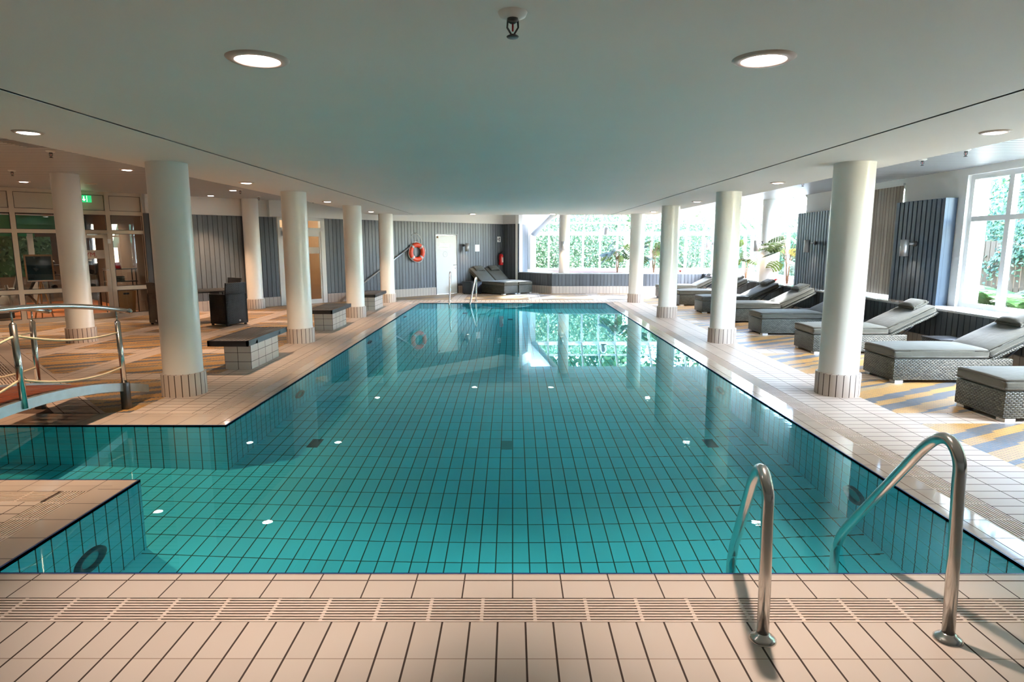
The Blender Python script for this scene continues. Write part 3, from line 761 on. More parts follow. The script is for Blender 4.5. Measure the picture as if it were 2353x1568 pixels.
# ------------------------------------------------------------------ gym glazing on the diagonal wall
M45 = Matrix.Translation(WO) @ Matrix.Rotation(A45, 4, 'Z')
posts = [0, -.735, -1.65, -2.46, -3.3, -4.15, -5.0, -5.85, -6.7, -7.55]
gz = thing('window_5', 'cream framed glazed partition in front of the gym', 'glazed partition', WO, A45); gz['kind'] = 'structure'
q = MB()
for s_ in posts: q.box(s_-.045, s_+.045, 0, .09, 0, ZS)
def rails(a, b, zs):
    for z0, z1 in zs: q.box(a+.045, b-.045, .005, .085, z0, z1)
full = [(0, .09), (.63, .72), (1.92, 2.0), (2.34, 2.43), (ZS-.07, ZS)]
for a, b in zip(posts[1:], posts[:-1]):
    if b == -.735: rails(a, b, [(1.92, 2.0), (2.34, 2.43), (ZS-.07, ZS)])
    else: rails(a, b, full)
q.build('partition_frame', 'cream_frame', gz)
for a, b in zip(posts[1:], posts[:-1]):
    q = MB(); q.box(a+.045, b-.045, .03, .06, 2.43, ZS-.07); q.box(a+.05, a+.058, .026, .03, 2.435, ZS-.075, 1); q.box(b-.058, b-.05, .026, .03, 2.435, ZS-.075, 1)
    q.box(a+.05, b-.05, .026, .03, 2.435, 2.443, 1); q.box(a+.05, b-.05, .026, .03, ZS-.083, ZS-.075, 1)
    q.build('infill_panel', ['cream_panel', 'black'], gz)
    q = MB(); q.box(a+.045, b-.045, .04, .048, 2.0, 2.34)
    if b != -.735: q.box(a+.045, b-.045, .04, .048, .72, 1.92); q.box(a+.045, b-.045, .04, .048, .09, .63)
    q.build('pane', 'glass', gz)
    g = MB()
    for z0, z1 in ((2.0, 2.34), (.72, 1.92), (.09, .63)):
        if b == -.735 and z0 < 2: continue
        g.box(a+.045, a+.055, .0, .03, z0, z1); g.box(b-.055, b-.045, .0, .03, z0, z1); g.box(a+.045, b-.045, .0, .03, z1-.01, z1); g.box(a+.045, b-.045, 0, .03, z0, z0+.01)
    if g.v: g.build('gasket', 'black', gz)
gd_ = thing('door_1', 'cream framed glass gym door with a lettered band', 'door', WO, A45); gd_['kind'] = 'structure'
q = MB(); a, b = -1.60, -.785
q.box(a, a+.085, .0, .06, .01, 1.915); q.box(b-.085, b, .0, .06, .01, 1.915); q.box(a, b, 0, .06, 1.82, 1.915); q.box(a, b, 0, .06, .01, .12); q.box(a, b, 0, .06, .60, .73)
q.build('door_frame', 'cream_frame', gd_)
q = MB(); q.box(a+.08, b-.08, .028, .036, .1, 1.85); q.build('pane', 'glass', gd_)
q = MB(); q.box(a+.085, b-.085, .02, .03, 1.36, 1.55); q.build('lettered_band', 'cream_panel', gd_)
text_obj('lettering', 'GYM.', .14, 'deepred', gd_, Matrix.Translation((a+.42, .018, 1.405)) @ Matrix.Rotation(R(90), 4, 'X'), .001, 'CENTER', .0)
q = MB(); q.box(b-.4, b-.18, -.03, 0, 1.97-.09, 1.93-.02); q.tube([(b-.2, -.02, 1.9), (b-.05, -.12, 1.92), (b+.02, -.01, 1.94)], .008, 6); q.build('door_closer', 'alu', gd_)
q = MB(); q.tube([(b-.045, 0, 1.1), (b-.045, -.05, 1.1), (b-.16, -.05, 1.1)], .011, 8); q.build('door_handle', 'alu', gd_)
q = MB(); q.box(b-.005, b+.06, -.02, .0, 1.70, 1.80); q.build('hinge', 'white', gd_)
# gym room shell
q = MB(); q.face([(-9.5,.09,.002),(.1,.09,.002),(.1,6,.002),(-9.5,6,.002)]); wallobj('trim_17', q, 'gymfloor', 'orange brown wooden gym floor', WO, A45, 'floor')
q = MB(); q.box(-9.5, .1, 6, 6.1, 0, .75); q.box(-9.5, .1, 6, 6.1, 1.9, 3.0); 
for a, b in ((-9.5,-6.3),(-4.9,-4.2),(-2.6,-2.3),(-.9,.1)): q.box(a, b, 6, 6.1, .75, 1.9)
wallobj('wall_gym_back', q, 'darkwall', 'dark rear wall of the gym', WO, A45)
q = MB(); q.box(.0, .1, .2, 6, 0, 3.0); q.box(-9.6, -9.5, 0, 6, 0, 3.0); wallobj('wall_gym_side', q, 'darkwall', 'side walls of the gym', WO, A45)
q = MB(); q.box(-9.6, .1, .09, 6.1, 2.62, 2.7); wallobj('ceiling_gym', q, 'roomwood', 'wooden gym ceiling', WO, A45, 'ceiling')
q = MB(); q.box(-9.5, -.05, 5.85, 5.95, 2.02, 2.5); q.box(-9.5, -.05, 5.84, 5.96, 2.5, 2.53, 1); wallobj('trim_18', q, ['greenband', 'alu'], 'green band with steel rail along the gym rear wall', WO, A45, 'wall band')
for k, s_ in enumerate((-6.5, -4.2, -2.0, -.8)):
    t = thing('gym_ceiling_lamp', 'small round lamp in the gym ceiling, %s from the left' % ('first', 'second', 'third', 'fourth')[k], 'ceiling light', w45(s_, 2.3 if k % 2 else 3.4, 2.62), 0, 'gym ceiling lamps')
    q = MB(); q.lathe([(.001, -.008), (.07, -.008), (.09, 0)], 20); q.build('lamp_disc', 'glow', t)
    lamp('gym_lamp_light', 'SPOT', (0, 0, -.03), 240, (1, .72, .48), t, .06, 140, .8)

# gym equipment
def g45(name, label, cat, s_, y, rot=0, group=None): return thing(name, label, cat, w45(s_, y, 0), A45+R(rot), group)
t = g45('power_rack', 'grey steel training rack with slanted upright seen through the leftmost gym pane', 'gym machine', -3.45, 2.3)
q = MB(); q.tube([(-.35, 0, .0), (-.35, 0, 1.25), (-.62, 0, 1.86)], .045, 4); q.tube([(.3, 0, 0), (.0, 0, 1.0), (-.3, 0, 1.9)], .05, 4); q.build('upright', 'grey', t)
q = MB(); q.box(-.8, -.2, -.05, .05, 1.83, 1.9); q.build('crossbar', 'alu', t)
t = g45('treadmill', 'dark grey treadmill console behind the leftmost gym pane', 'treadmill', -2.85, .70)
q = MB(); q.obox(Matrix.Rotation(R(-12), 4, 'Y'), -.3, .3, -.05, .06, .75, 1.30); q.build('console', 'machinedark', t)
q = MB(); q.box(-.3, .3, -.1, .8, .08, .2); q.build('running_deck', 'black', t)
q = MB(); q.tube([(-.3, .0, .2), (-.22, 0, .8)], .03, 8); q.tube([(.3, 0, .2), (.22, 0, .8)], .03, 8); q.tube([(-.34, 0, .72), (.36, 0, .72)], .014, 6); q.build('frame', 'grey', t)
t = g45('easel_board', 'slightly tilted framed poster board on a wooden stand behind the gym glass', 'poster board', -2.02, .55)
q = MB(); m_ = Matrix.Translation((0, 0, .86)) @ Matrix.Rotation(R(-5), 4, 'X')
q.obox(m_, -.26, .26, 0, .03, 0, .03); q.obox(m_, -.26, .26, 0, .03, .56, .60); q.obox(m_, -.26, -.23, 0, .03, 0, .6); q.obox(m_, .23, .26, 0, .03, 0, .6); q.build('board_frame', 'basket', t)
q = MB(); q.obox(m_, -.23, .23, .008, .02, .03, .56); q.build('poster', 'screen', t)
q = MB(); q.tube([(0, .05, .9), (-.16, .2, .0)], .015, 6); q.tube([(0, .05, .9), (.16, .0, .0)], .015, 6); q.tube([(0, .05, .9), (0, .4, 0)], .015, 6); q.build('stand', 'basket', t)
t = g45('cable_tower', 'tall grey cable machine column behind the second gym pane', 'gym machine', -1.75, 3.4)
q = MB(); q.box(-.06, .06, -.06, .06, 0, 1.95); q.box(-.35, .35, -.25, .25, 0, .06); q.build('upright', 'grey', t)
q = MB(); q.box(.08, .35, -.1, .1, .2, 1.1); q.build('weight_stack', 'machinedark', t)
q = MB(); q.box(-1.0, .1, -.04, .04, 1.88, 1.96); q.build('crossbar', 'greenband', t)
t = g45('exercise_bike', 'dark exercise bike with curved frame behind the gym glass', 'exercise bike', -2.3, 2.0)
q = MB(); q.tube([(-.5, 0, .05), (-.1, 0, .45), (.05, 0, .95)], .035, 8); q.tube([(.5, 0, .05), (.2, 0, .5), (.35, 0, .8)], .035, 8); q.tube([(-.1, 0, .45), (.2, 0, .5)], .04, 8); q.build('frame', 'machinedark', t)
q = MB(); q.rbox(.22, .5, -.1, .1, .8, .86, .02); q.build('saddle', 'black', t)
q = MB(); q.lathe([(.001, -.04), (.25, -.04), (.25, .04), (.001, .04)], 24, mat=Matrix.Translation((-.1, 0, .33)) @ Matrix.Rotation(R(90), 4, 'X')); q.build('flywheel', 'grey', t)
rk = g45('dumbbell_rack', 'black dumbbell rack behind the gym door', 'rack', -1.1, 2.4)
q = MB(); 
for z in (.55, .9, 1.15): q.box(-.55, .55, -.15, .15, z, z+.03)
for x in (-.55, .52): q.box(x, x+.03, -.15, .15, 0, 1.2)
q.build('shelf_frame', 'machinedark', rk)
for z in (.58, .93, 1.18):
    for k in range(4):
        d = thing('dumbbell', 'black dumbbell, %s from the left on the %s shelf of the gym rack' % (('first', 'second', 'third', 'fourth')[k], {.58: 'lowest', .93: 'middle', 1.18: 'top'}[z]), 'dumbbell', w45(-1.1-.4+.27*k, 2.4, z+.055), A45+R(90), 'dumbbells on the gym rack')
        q = MB(); mm = Matrix.Rotation(R(90), 4, 'Y')
        q.lathe([(.001,-.11),(.05,-.11),(.055,-.06),(.05,-.04),(.014,-.035),(.014,.035),(.05,.04),(.055,.06),(.05,.11),(.001,.11)], 14, mat=mm); q.build('weight', 'black', d)
# side table with red dispenser, towels and wicker basket
t = g45('console_table', 'small dark table behind the right gym pane', 'table', -.42, .8)
q = MB(); q.box(-.33, .33, -.2, .2, 1.08, 1.10); q.box(-.33, .33, -.2, .2, .78, .80); q.build('table_top', 'black', t)
for x in (-.31, .29):
    for y in (-.18, .16): q = MB(); q.box(x, x+.02, y, y+.02, 0, 1.08); q.build('leg', 'darksteel', t)
t = g45('candy_machine', 'red and clear vending globe on the small dark table in the gym', 'dispenser', -.5, .8)
q = MB(); q.lathe([(.0, 1.102), (.12, 1.102), (.1, 1.2), (.09, 1.3), (.0, 1.3)], 20); q.build('base', 'red', t)
q = MB(); q.lathe([(.0, 1.3), (.1, 1.3), (.12, 1.4), (.08, 1.5), (.04, 1.52)], 20); q.build('globe', 'glass', t)
q = MB(); q.tube([(-.1, -.02, 1.3), (-.17, -.02, 1.42), (-.08, -.02, 1.5), (.02, -.02, 1.52)], .014, 8); q.build('handle', 'red', t)
for k in range(3):
    t = g45('folded_towel', ['beige folded towel, lowest of the stack on the gym table', 'beige folded towel in the middle of the stack on the gym table', 'beige folded towel on top of the stack on the gym table'][k], 'towel', -.5, .78, 0, 'folded towels on the gym table')
    q = MB(); q.rbox(-.15, .15, -.11, .11, .802+.04*k, .838+.04*k, .015); q.build('towel_fold', 'cushion', t)
t = g45('laundry_basket', 'square brown wicker basket on the floor behind the right gym pane', 'basket', -.45, .45)
q = MB(); q.add([(-.17,-.15,.01),(.17,-.15,.01),(.17,.15,.01),(-.17,.15,.01),(-.21,-.18,.58),(.21,-.18,.58),(.21,.18,.58),(-.21,.18,.58)], [(0,3,2,1),(0,1,5,4),(1,2,6,5),(2,3,7,6),(3,0,4,7)]); q.build('basket_body', 'basket', t)
q = MB(); q.box(-.06, .06, -.19, -.17, .5, .54); q.build('handle_hole', 'black', t)
# exit sign under the ceiling
t = thing('exit_sign', 'green illuminated exit sign with running figure and arrow hanging beside the outer left column', 'exit sign', w45(-1.17, -.12, 2.60), A45)
q = MB(); q.box(-.40, .12, -.02, .02, -.0, .15); q.build('sign_box', 'signgreen', t)
q = MB()
q.box(-.26, -.18, -.024, -.02, .03, .12); q.box(-.15, -.12, -.024, -.02, .04, .115); q.box(-.10, -.07, -.024, -.02, .03, .09)
q.box(-.03, -.015, -.024, -.02, .055, .125); q.add([(-.055,-.024,.065),(.01,-.024,.065),(-.0225,-.024,.025)], [(0,1,2)]); q.box(.03, .036, -.024, -.02, .01, .14); q.build('pictogram', 'signwhite', t)
q = MB(); q.box(-.15, -.14, -.005, .005, .15, .25); q.build('hanger', 'white', t)

# ------------------------------------------------------------------ doors of the diagonal wall
t = thing('door_2', 'white framed glazed double door with warm light behind', 'door', WO, A45); t['kind'] = 'structure'
q = MB(); a, b = D1a, D1b; mid = (a+b)/2
q.box(a, a+.07, -.03, .1, 0, 2.42); q.box(b-.13, b, -.03, .1, 0, 2.42); q.box(a, b, -.03, .1, 2.34, 2.42); q.box(a, b, -.03, .1, 2.05, 2.14); q.box(a, b, -.02, .08, 0, .02)
q.build('door_frame', 'white', t)
for x0, x1 in ((a+.07, mid), (mid, b-.13)):
    q = MB(); f_ = .13; q.box(x0+.004, x0+f_+.06, -.01, .05, .02, 2.05); q.box(x1-.04, x1-.004, -.01, .05, .02, 2.05); q.box(x0, x1, -.01, .05, 1.9, 2.05); q.box(x0, x1, -.01, .05, .02, .12); lf = q.build('door_leaf', 'white', t)
    q = MB(); q.box(x0+f_, x1-.04, .015, .02, .12, 1.9); g = q.build('pane', 'glass', t)
    q = MB(); q.box(x0+f_+.06, x1-.04, .01, .014, 1.42, 1.6); q.build('frosted_band', 'cream_panel', t)
q = MB(); q.box(a+.07, b-.13, .03, .035, 2.14, 2.34); q.build('transom_pane', 'glass', t)
q = MB(); q.tube([(mid-.06, -.01, 1.45), (mid-.08, -.07, 1.40), (mid-.08, -.07, 1.2), (mid-.06, -.01, 1.15)], .012, 8); q.tube([(mid-.06, -.01, 1.10), (mid-.08, -.07, 1.05), (mid-.08, -.07, .85), (mid-.06, -.01, .8)], .012, 8); q.build('door_handle', 'basket', t)
text_obj('lettering', 'SPA', .08, 'deepred', t, Matrix.Translation((mid+.10, -.013, 1.0)) @ Matrix.Rotation(R(90), 4, 'X') @ Matrix.Rotation(R(-90), 4, 'Z'), .001) if False else None
q = MB(); q.box(a-.3, b+.3, 1.6, 1.7, 0, 2.7); q.box(a-.4, a-.3, .2, 1.7, 0, 2.7); q.box(b+.3, b+.4, .2, 1.7, 0, 2.7); q.box(a-.4, b+.4, .2, 1.7, 2.55, 2.65)
wallobj('wall_corridor', q, 'roomwood', 'pale orange wood lined corridor behind the glazed double door', WO, A45)
q = MB(); q.face([(a-.3,.2,.003),(b+.3,.2,.003),(b+.3,1.6,.003),(a-.3,1.6,.003)]); wallobj('trim_19', q, 'gymfloor', 'wooden corridor floor', WO, A45, 'floor')
lamp('corridor_light', 'POINT', w45(mid, .9, 2.35), 9, (1, .86, .70), None, .12)

t = thing('door_3', 'white service door with a framed notice', 'door', WO, A45); t['kind'] = 'structure'
q = MB(); q.box(D2a, D2b, -.012, .03, .01, 1.985); q.build('door_leaf', 'white', t)
q = MB(); q.box(D2a-.035, D2a, -.03, .05, 0, 2.02); q.box(D2b, D2b+.03, -.03, .05, 0, 2.02); q.box(D2a-.035, D2b+.03, -.03, .05, 1.99, 2.03); q.build('door_frame', 'darksteel', t)
q = MB(); q.tube([(D2b-.07, -.012, .98), (D2b-.07, -.06, .98), (D2b-.19, -.06, .98)], .011, 8); q.lathe([(0, 0), (.022, 0), (.022, .006), (0, .006)], 14, mat=Matrix.Translation((D2b-.07, -.012, .87)) @ Matrix.Rotation(R(90), 4, 'X')); q.build('door_handle', 'alu', t)
q = MB(); q.box(D2a+.06, D2a+.32, -.05, -.012, 1.90, 1.955); q.build('door_closer', 'white', t)
q = MB(); q.box(D2a+.03, D2a+.08, -.055, -.03, 1.89, 1.94); q.build('closer_arm', 'basket', t)
ns = thing('door_notice', 'grey bordered lettered notice on the white service door', 'sign', w45((D2a+D2b)/2-.09, -.014, 1.62), A45)
q = MB(); w_, h_ = .20, .045
q.box(-w_, w_, -.004, 0, -h_*2, -h_*2+.012); q.box(-w_, w_, -.004, 0, h_*2-.012, h_*2); q.box(-w_, -w_+.012, -.004, 0, -h_*2, h_*2); q.box(w_-.012, w_, -.004, 0, -h_*2, h_*2); q.build('border', 'alu', ns)
text_obj('lettering', 'Schwimmmeister', .055, 'alu', ns, Matrix.Translation((0, -.003, -.015)) @ Matrix.Rotation(R(90), 4, 'X'), .001)
cs = thing('round_emblem', 'faint grey circular emblem below the notice on the white service door', 'sign', w45((D2a+D2b)/2-.06, -.014, 1.35), A45)
q = MB(); q.lathe([(.085, 0), (.095, 0), (.095, .004), (.085, .004)], 28, mat=Matrix.Rotation(R(90), 4, 'X')); q.build('ring', 'alu', cs)
q = MB(); q.box(-.006, .006, -.004, 0, -.02, .05); q.box(-.006, .035, -.004, 0, -.026, -.014); q.build('symbol', 'alu', cs)

# ------------------------------------------------------------------ things on the diagonal wall
t = thing('lifebuoy', 'orange lifebuoy with white rope hanging on the grey boarded wall', 'lifebuoy', w45(s_of(-3.17), -.09, 1.43), A45)
Rm = Matrix.Rotation(R(90), 4, 'X'); q = MB()
prof = [(.235+.075*math.cos(a), .055*math.sin(a)) for a in [2*math.pi*k/14 for k in range(15)]]
q.lathe(prof, 48, mat=Rm); q.build('ring', 'orange', t)
for k in range(4):
    q = MB(); a0 = R(45+90*k); pts = []
    for j in range(5):
        aa = a0-.13+.065*j; pts.append((.235*math.cos(aa), 0, .235*math.sin(aa)))
    q.tube(pts, .0, 14, rs=[.077]*5, cap=False); b_ = q.build('band', 'reflect', t); b_.scale = (1, .78, 1)
q = MB(); pts = [(.325*math.cos(a)*(1+.05*math.sin(4*a)), -.01, .325*math.sin(a)*(1+.05*math.sin(4*a))) for a in [2*math.pi*k/40 for k in range(41)]]; q.tube(pts, .008, 6)
q.tube([(-.24, 0, .2), (-.26, .03, .42), (-.14, .05, .56), (0, .06, .60), (.15, .05, .54), (.22, .02, .38), (.2, 0, .24)], .008, 6)
q.tube([(-.06, 0, .28), (0, .06, .6), (.14, 0, .27)], .006, 6); q.build('grab_rope', 'whiterope', t)
q = MB(); q.tube([(0, .09, .6), (0, .04, .6), (0, .04, .63)], .012, 8); q.build('wall_hook', 'alu', t)
t = thing('rescue_pole', 'long steel rescue pole leaning slantwise on the grey boarded wall behind the lifebuoy', 'pole', w45(s_of(-5.15), -.06, 0), A45)
q = MB(); L = s_of(-3.2)-s_of(-5.15); q.tube([(0, 0, .02), (L, 0, 1.72)], .026, 12); q.build('pole_tube', 'alu', t)
for f_ in (.35, .75): q = MB(); q.box(L*f_-.02, L*f_+.02, -.01, .06, .02+1.7*f_-.03, .02+1.7*f_+.03); q.build('bracket', 'alu', t)
t = thing('wall_socket', 'small white wall socket low on the grey boards right of the farthest left column', 'socket', w45(s_of(-3.88), -.02, .39), A45)
q = MB(); q.rbox(-.04, .04, -.012, 0, -.06, .06, .004); q.build('cover', 'white', t)
t = thing('wall_notice', 'small white paper notice on the boards right of the far wall lamp', 'sign', w45(s_of(-1.27), -.021, 1.55), A45)
q = MB(); q.box(-.105, .105, -.004, 0, -.12, .12); q.build('sheet', 'white', t)
q = MB(); q.box(-.07, .0, -.0055, -.004, .04, .06); q.build('printed_line', 'alu', t)
q = MB(); q.box(-.07, -.02, -.0055, -.004, -.03, -.012); q.build('printed_line', 'alu', t)
t = thing('extinguisher_sign', 'small pictogram plate above the fire extinguisher', 'sign', w45(s_of(-.52), -.021, 1.86), A45)
q = MB(); q.box(-.085, .085, -.006, 0, -.1, .1); q.build('plate', 'white', t)
q = MB(); q.box(-.0, .03, -.008, -.006, -.07, .03); q.box(-.0, .05, -.008, -.006, .03, .06); q.box(-.06, -.03, -.008, -.006, -.02, .03); q.build('pictogram', 'black', t)
t = thing('fire_extinguisher', 'red fire extinguisher with white label hanging in the far corner of the boarded wall', 'fire extinguisher', w45(s_of(-.52), -.13, .93), A45)
q = MB(); q.lathe([(0, 0), (.075, 0), (.085, .02), (.085, .33), (.07, .385), (.03, .41), (.0, .41)], 24); q.build('cylinder', 'red', t)
q = MB(); q.lathe([(0, .41), (.022, .41), (.022, .46), (0, .46)], 14); q.tube([(-.01, 0, .46), (.08, -.02, .5)], .012, 6); q.tube([(-.01, 0, .45), (.09, -.02, .46)], .01, 6); q.build('valve', 'black', t)
q = MB(); q.tube([(-.02, 0, .45), (-.1, 0, .42), (-.12, 0, .25), (-.09, 0, .1)], .011, 8); q.build('hose', 'black', t)
q = MB()
vs = []; n = 6
for i in range(n+1):
    aa = R(-120+60*i/n+20); vs += [(.0865*math.cos(aa), .0865*math.sin(aa), .1), (.0865*math.cos(aa), .0865*math.sin(aa), .28)]
q.add(vs, [(2*i, 2*i+2, 2*i+3, 2*i+1) for i in range(n)]); q.build('label_sticker', 'white', t)
q = MB(); q.box(-.03, .03, .06, .11, .2, .3); q.build('wall_bracket', 'darksteel', t)

def sconce(loc, out, label, group='cylinder wall lamps', power=9):
    """out: unit vector away from the wall; cylinder hangs beside the arm"""
    o = Vector(out).normalized(); ang = math.atan2(o.y, o.x)
    t = thing('wall_lamp', label, 'wall lamp', loc, ang, group)
    q = MB(); q.lathe([(.058, -.16), (.066, -.16), (.066, .12), (.058, .12), (.058, -.16)], 28, c=(.19, 0, 0)); q.build('shade', 'alu', t)
    q = MB(); q.tube([(.0, 0, .05), (.13, 0, .05)], .022, 12); q.build('arm', 'alu', t)
    q = MB(); q.lathe([(0, 0), (.045, 0), (.045, .03), (0, .03)], 20, mat=Matrix.Translation((0, 0, .05)) @ Matrix.Rotation(R(90), 4, 'Y')); q.build('wall_plate', 'darksteel', t)
    q = MB(); q.lathe([(0, -.1), (.05, -.1)], 18, c=(.19, 0, 0)); q.build('bulb', 'glow', t)
    lamp('lamp_light', 'SPOT', (.17, 0, -.13), power, (1, .66, .42), t, .03, 100, .7, (-.35, 0, -1))
    return t
sconce((XW-.20, 10.78, 1.64), (-1, 0, 0), 'cylindrical aluminium wall lamp on the dark board panel beside the near window')
sconce((XW-.20, 14.35, 1.66), (-1, 0, 0), 'cylindrical aluminium wall lamp on the ribbed panel beside the large monstera')
sconce((6.68, 16.93, 1.66), (-1, -.15, 0), 'cylindrical wall lamp on the ledge column left of the large monstera')
sconce((6.9, 21.85, 1.66), (-1, -.1, 0), 'cylindrical wall lamp on the column in the far right corner')
sconce((1.76, 21.92, 1.66), (-.25, -1, 0), 'cylindrical wall lamp on the column at the left end of the far glazing')
p_ = w45(s_of(-1.72), -.02, 1.60); sconce(p_, (c45, -c45, 0), 'cylindrical wall lamp on the boards right of the white service door')

# ------------------------------------------------------------------ recessed ceiling lamps
def downlight(x, y, z, label, group, on=True, power=60, r=.085, col=(1, .78, .58), spot=105):
    t = thing('ceiling_lamp', label, 'ceiling light', (x, y, z), 0, group)
    q = MB(); q.lathe([(r, .012), (r, -.004), (r*1.05, -.012), (r*1.3, -.010), (r*1.45, -.001), (r*1.45, .0)], 40); q.build('ring', 'lampring', t)
    q = MB(); q.lathe([(r, -.004), (r*.8, -.014), (r*.02, -.018)], 40); q.build('lens', 'glow' if on else 'glow_dim', t)
    if on: lamp('lamp_light', 'SPOT', (0, 0, -.035), power, col, t, .05, spot, .75)
    return t
gA = 'recessed lamps in the plaster ceiling'
for x, y, lb in ((-1.21, 3.14, 'left one'), (1.19, 3.14, 'right one')):
    downlight(x, y, ZC, 'large recessed lamp in the plaster ceiling near the camera, %s' % lb, gA, True, 210, .10, (1, .78, .64), 68)
for x, y, lb in ((-1.15, 18.4, 'left'), (1.15, 18.4, 'right')):
    downlight(x, y, ZC, 'recessed lamp over the far pool edge, %s one' % lb, gA, True, 200, .085, (1, .9, .8), 110)
nm = ('nearest', 'second nearest', 'third', 'farthest')
for i, y in enumerate((5.09, 9.15, 13.1, 17.1)):
    downlight(-3.79, y, ZC, '%s lit lamp in the row above the left pool side' % nm[i], gA, True, 230 if i == 0 else 160, .075, (1, .66, .42), 92)
    downlight(3.77, y, ZC, '%s lit lamp in the row above the right pool side' % nm[i], gA, True, 85, .075, (1, .78, .60), 100)
gB = 'recessed lamps in the slatted ceiling'
for x, y, on, lb in ((-6.1, 10.2, True, 'lit lamp in the slatted ceiling between the two nearest left columns'), (-9.2, 12.1, True, 'lit lamp in the slatted ceiling near the gym glazing'),
                     (-8.2, 12.5, False, 'unlit lamp in the slatted ceiling behind the outer left column'), (-7.3, 15.5, True, 'lit lamp in the slatted ceiling above the boarded wall'),
                     (-6.1, 6.2, True, 'lit lamp in the slatted ceiling above the footbridge'), (-6.1, 14.0, True, 'lit lamp in the slatted ceiling above the black armchairs'), (-9.4, 8.3, True, 'lit lamp in the slatted ceiling left of the footbridge')):
    downlight(x, y, ZS, lb, gB, on, 230, .075, (1, .62, .38), 84)

def sprinkler(x, y, z, label, plate=True, sc=1.0):
    t = thing('fire_sprinkler', label, 'sprinkler', (x, y, z), 0, 'ceiling sprinklers')
    if plate: q = MB(); q.lathe([(.0, -.016*sc), (.02*sc, -.016*sc), (.037*sc, -.010*sc), (.042*sc, 0)], 24); q.build('rosette', 'white', t)
    q = MB(); q.lathe([(0, -.012*sc), (.016*sc, -.014*sc), (.016*sc, -.024*sc), (.006*sc, -.03*sc), (0, -.03*sc)], 12)
    for sx in (-1, 1): q.tube([(sx*.014*sc, 0, -.02*sc), (sx*.0155*sc, 0, -.04*sc), (sx*.004*sc, 0, -.058*sc)], .0028*sc, 6)
    q.lathe([(0, -.062*sc), (.007*sc, -.058*sc), (.018*sc, -.064*sc), (.016*sc, -.067*sc), (0, -.066*sc)], 12); q.build('frame', 'darksteel', t)
    q = MB(); q.tube([(0, 0, -.028*sc), (0, 0, -.05*sc)], .0026*sc, 8); q.build('glass_bulb', 'red', t)
    return t
sprinkler(0, 2.54, ZC, 'fire sprinkler with white rosette in the plaster ceiling at the top of the photo', True, 1.35)
for x, y, lb in ((-5.85, 8.2, 'fire sprinkler hanging under the slatted ceiling at the left edge of the plaster ceiling'), (-8.0, 10.3, 'fire sprinkler under the slatted ceiling left of the outer left column'),
                 (-9.0, 12.6, 'fire sprinkler touching the outer left column top in the photo'), (-6.3, 12.3, 'fire sprinkler under the slatted ceiling right of the near left column'),
                 (-5.9, 13.9, 'fire sprinkler under the slatted ceiling left of the second left column'), (-6.3, 15.9, 'fire sprinkler above the slim column at the boarded wall'),
                 (-5.3, 17.0, 'fire sprinkler in front of the white bulkhead'), (5.66, 8.1, 'fire sprinkler under the slatted ceiling nearest the right window'),
                 (5.7, 9.0, 'fire sprinkler under the slatted ceiling, second from the right window'), (5.2, 11.9, 'fire sprinkler left of the near right column top'), (5.5, 12.2, 'fire sprinkler just left of the near right column top, second one'), (5.0, 17.0, 'fire sprinkler between the second and third right columns')):
    sprinkler(x, y, ZS, lb, True, 1.3)
for k, (x, y) in enumerate(((-5.6, 7.6), (-5.4, 12.9))):
    t = thing('ceiling_speaker', 'flat dark square air vent in the slatted ceiling, %s one' % ('nearer' if k == 0 else 'farther'), 'ceiling vent', (x, y, ZS), 0, 'vents in the slatted ceiling')
    t.name = 'ceiling_vent'
    q = MB(); q.box(-.3, .3, -.3, .3, -.006, 0)
    for j in range(9): q.box(-.26, .26, -.26+.06*j, -.235+.06*j, -.014, -.006)
    q.build('grille', 'alu', t)

# ------------------------------------------------------------------ benches
def bench(x0, x1, y0, y1, label):
    t = thing('tiled_bench', label, 'bench', ((x0+x1)/2, (y0+y1)/2, 0), 0, 'tiled benches with black slatted tops')
    hx, hy = (x1-x0)/2, (y1-y0)/2
    q = MB()
    def f(p, uvs): q.face(p, 0, uv=uvs)
    zb = .345
    f([(-hx,-hy,0),(hx,-hy,0),(hx,-hy,zb),(-hx,-hy,zb)], [(0,.02),(2*hx,.02),(2*hx,zb+.02),(0,zb+.02)])
    f([(hx,-hy,0),(hx,hy,0),(hx,hy,zb),(hx,-hy,zb)], [(0,.02),(.72,.02),(.72,zb+.02),(0,zb+.02)])
    f([(hx,hy,0),(-hx,hy,0),(-hx,hy,zb),(hx,hy,zb)], [(0,.02),(2*hx,.02),(2*hx,zb+.02),(0,zb+.02)])
    f([(-hx,hy,0),(-hx,-hy,0),(-hx,-hy,zb),(-hx,hy,zb)], [(0,.02),(.72,.02),(.72,zb+.02),(0,zb+.02)])
    q.face([(-hx,-hy,zb),(hx,-hy,zb),(hx,hy,zb),(-hx,hy,zb)]); q.build('tiled_base', 'block_tile', t)
    a0, a1, b0, b1 = -hx-.12, hx+.06, -hy-.21, hy+.23
    q = MB(); q.box(a0, a1, b0, b0+.03, zb, zb+.075); q.box(a0, a1, b1-.03, b1, zb, zb+.075); q.box(a0, a0+.03, b0, b1, zb, zb+.075); q.box(a1-.03, a1, b0, b1, zb, zb+.075)
    q.box(a0, a1, -hy+.05, -hy+.11, zb, zb+.045); q.box(a0, a1, hy-.11, hy-.05, zb, zb+.045); q.build('top_frame', 'slatwood', t)
    n = 9; x = a0+.034; wd = (a1-a0-.068)/n
    for k in range(n): q = MB(); q.rbox(x+wd*k+.005, x+wd*(k+1)-.005, b0+.032, b1-.032, zb+.05, zb+.075, .003, 1); q.build('slat', 'slatwood', t)
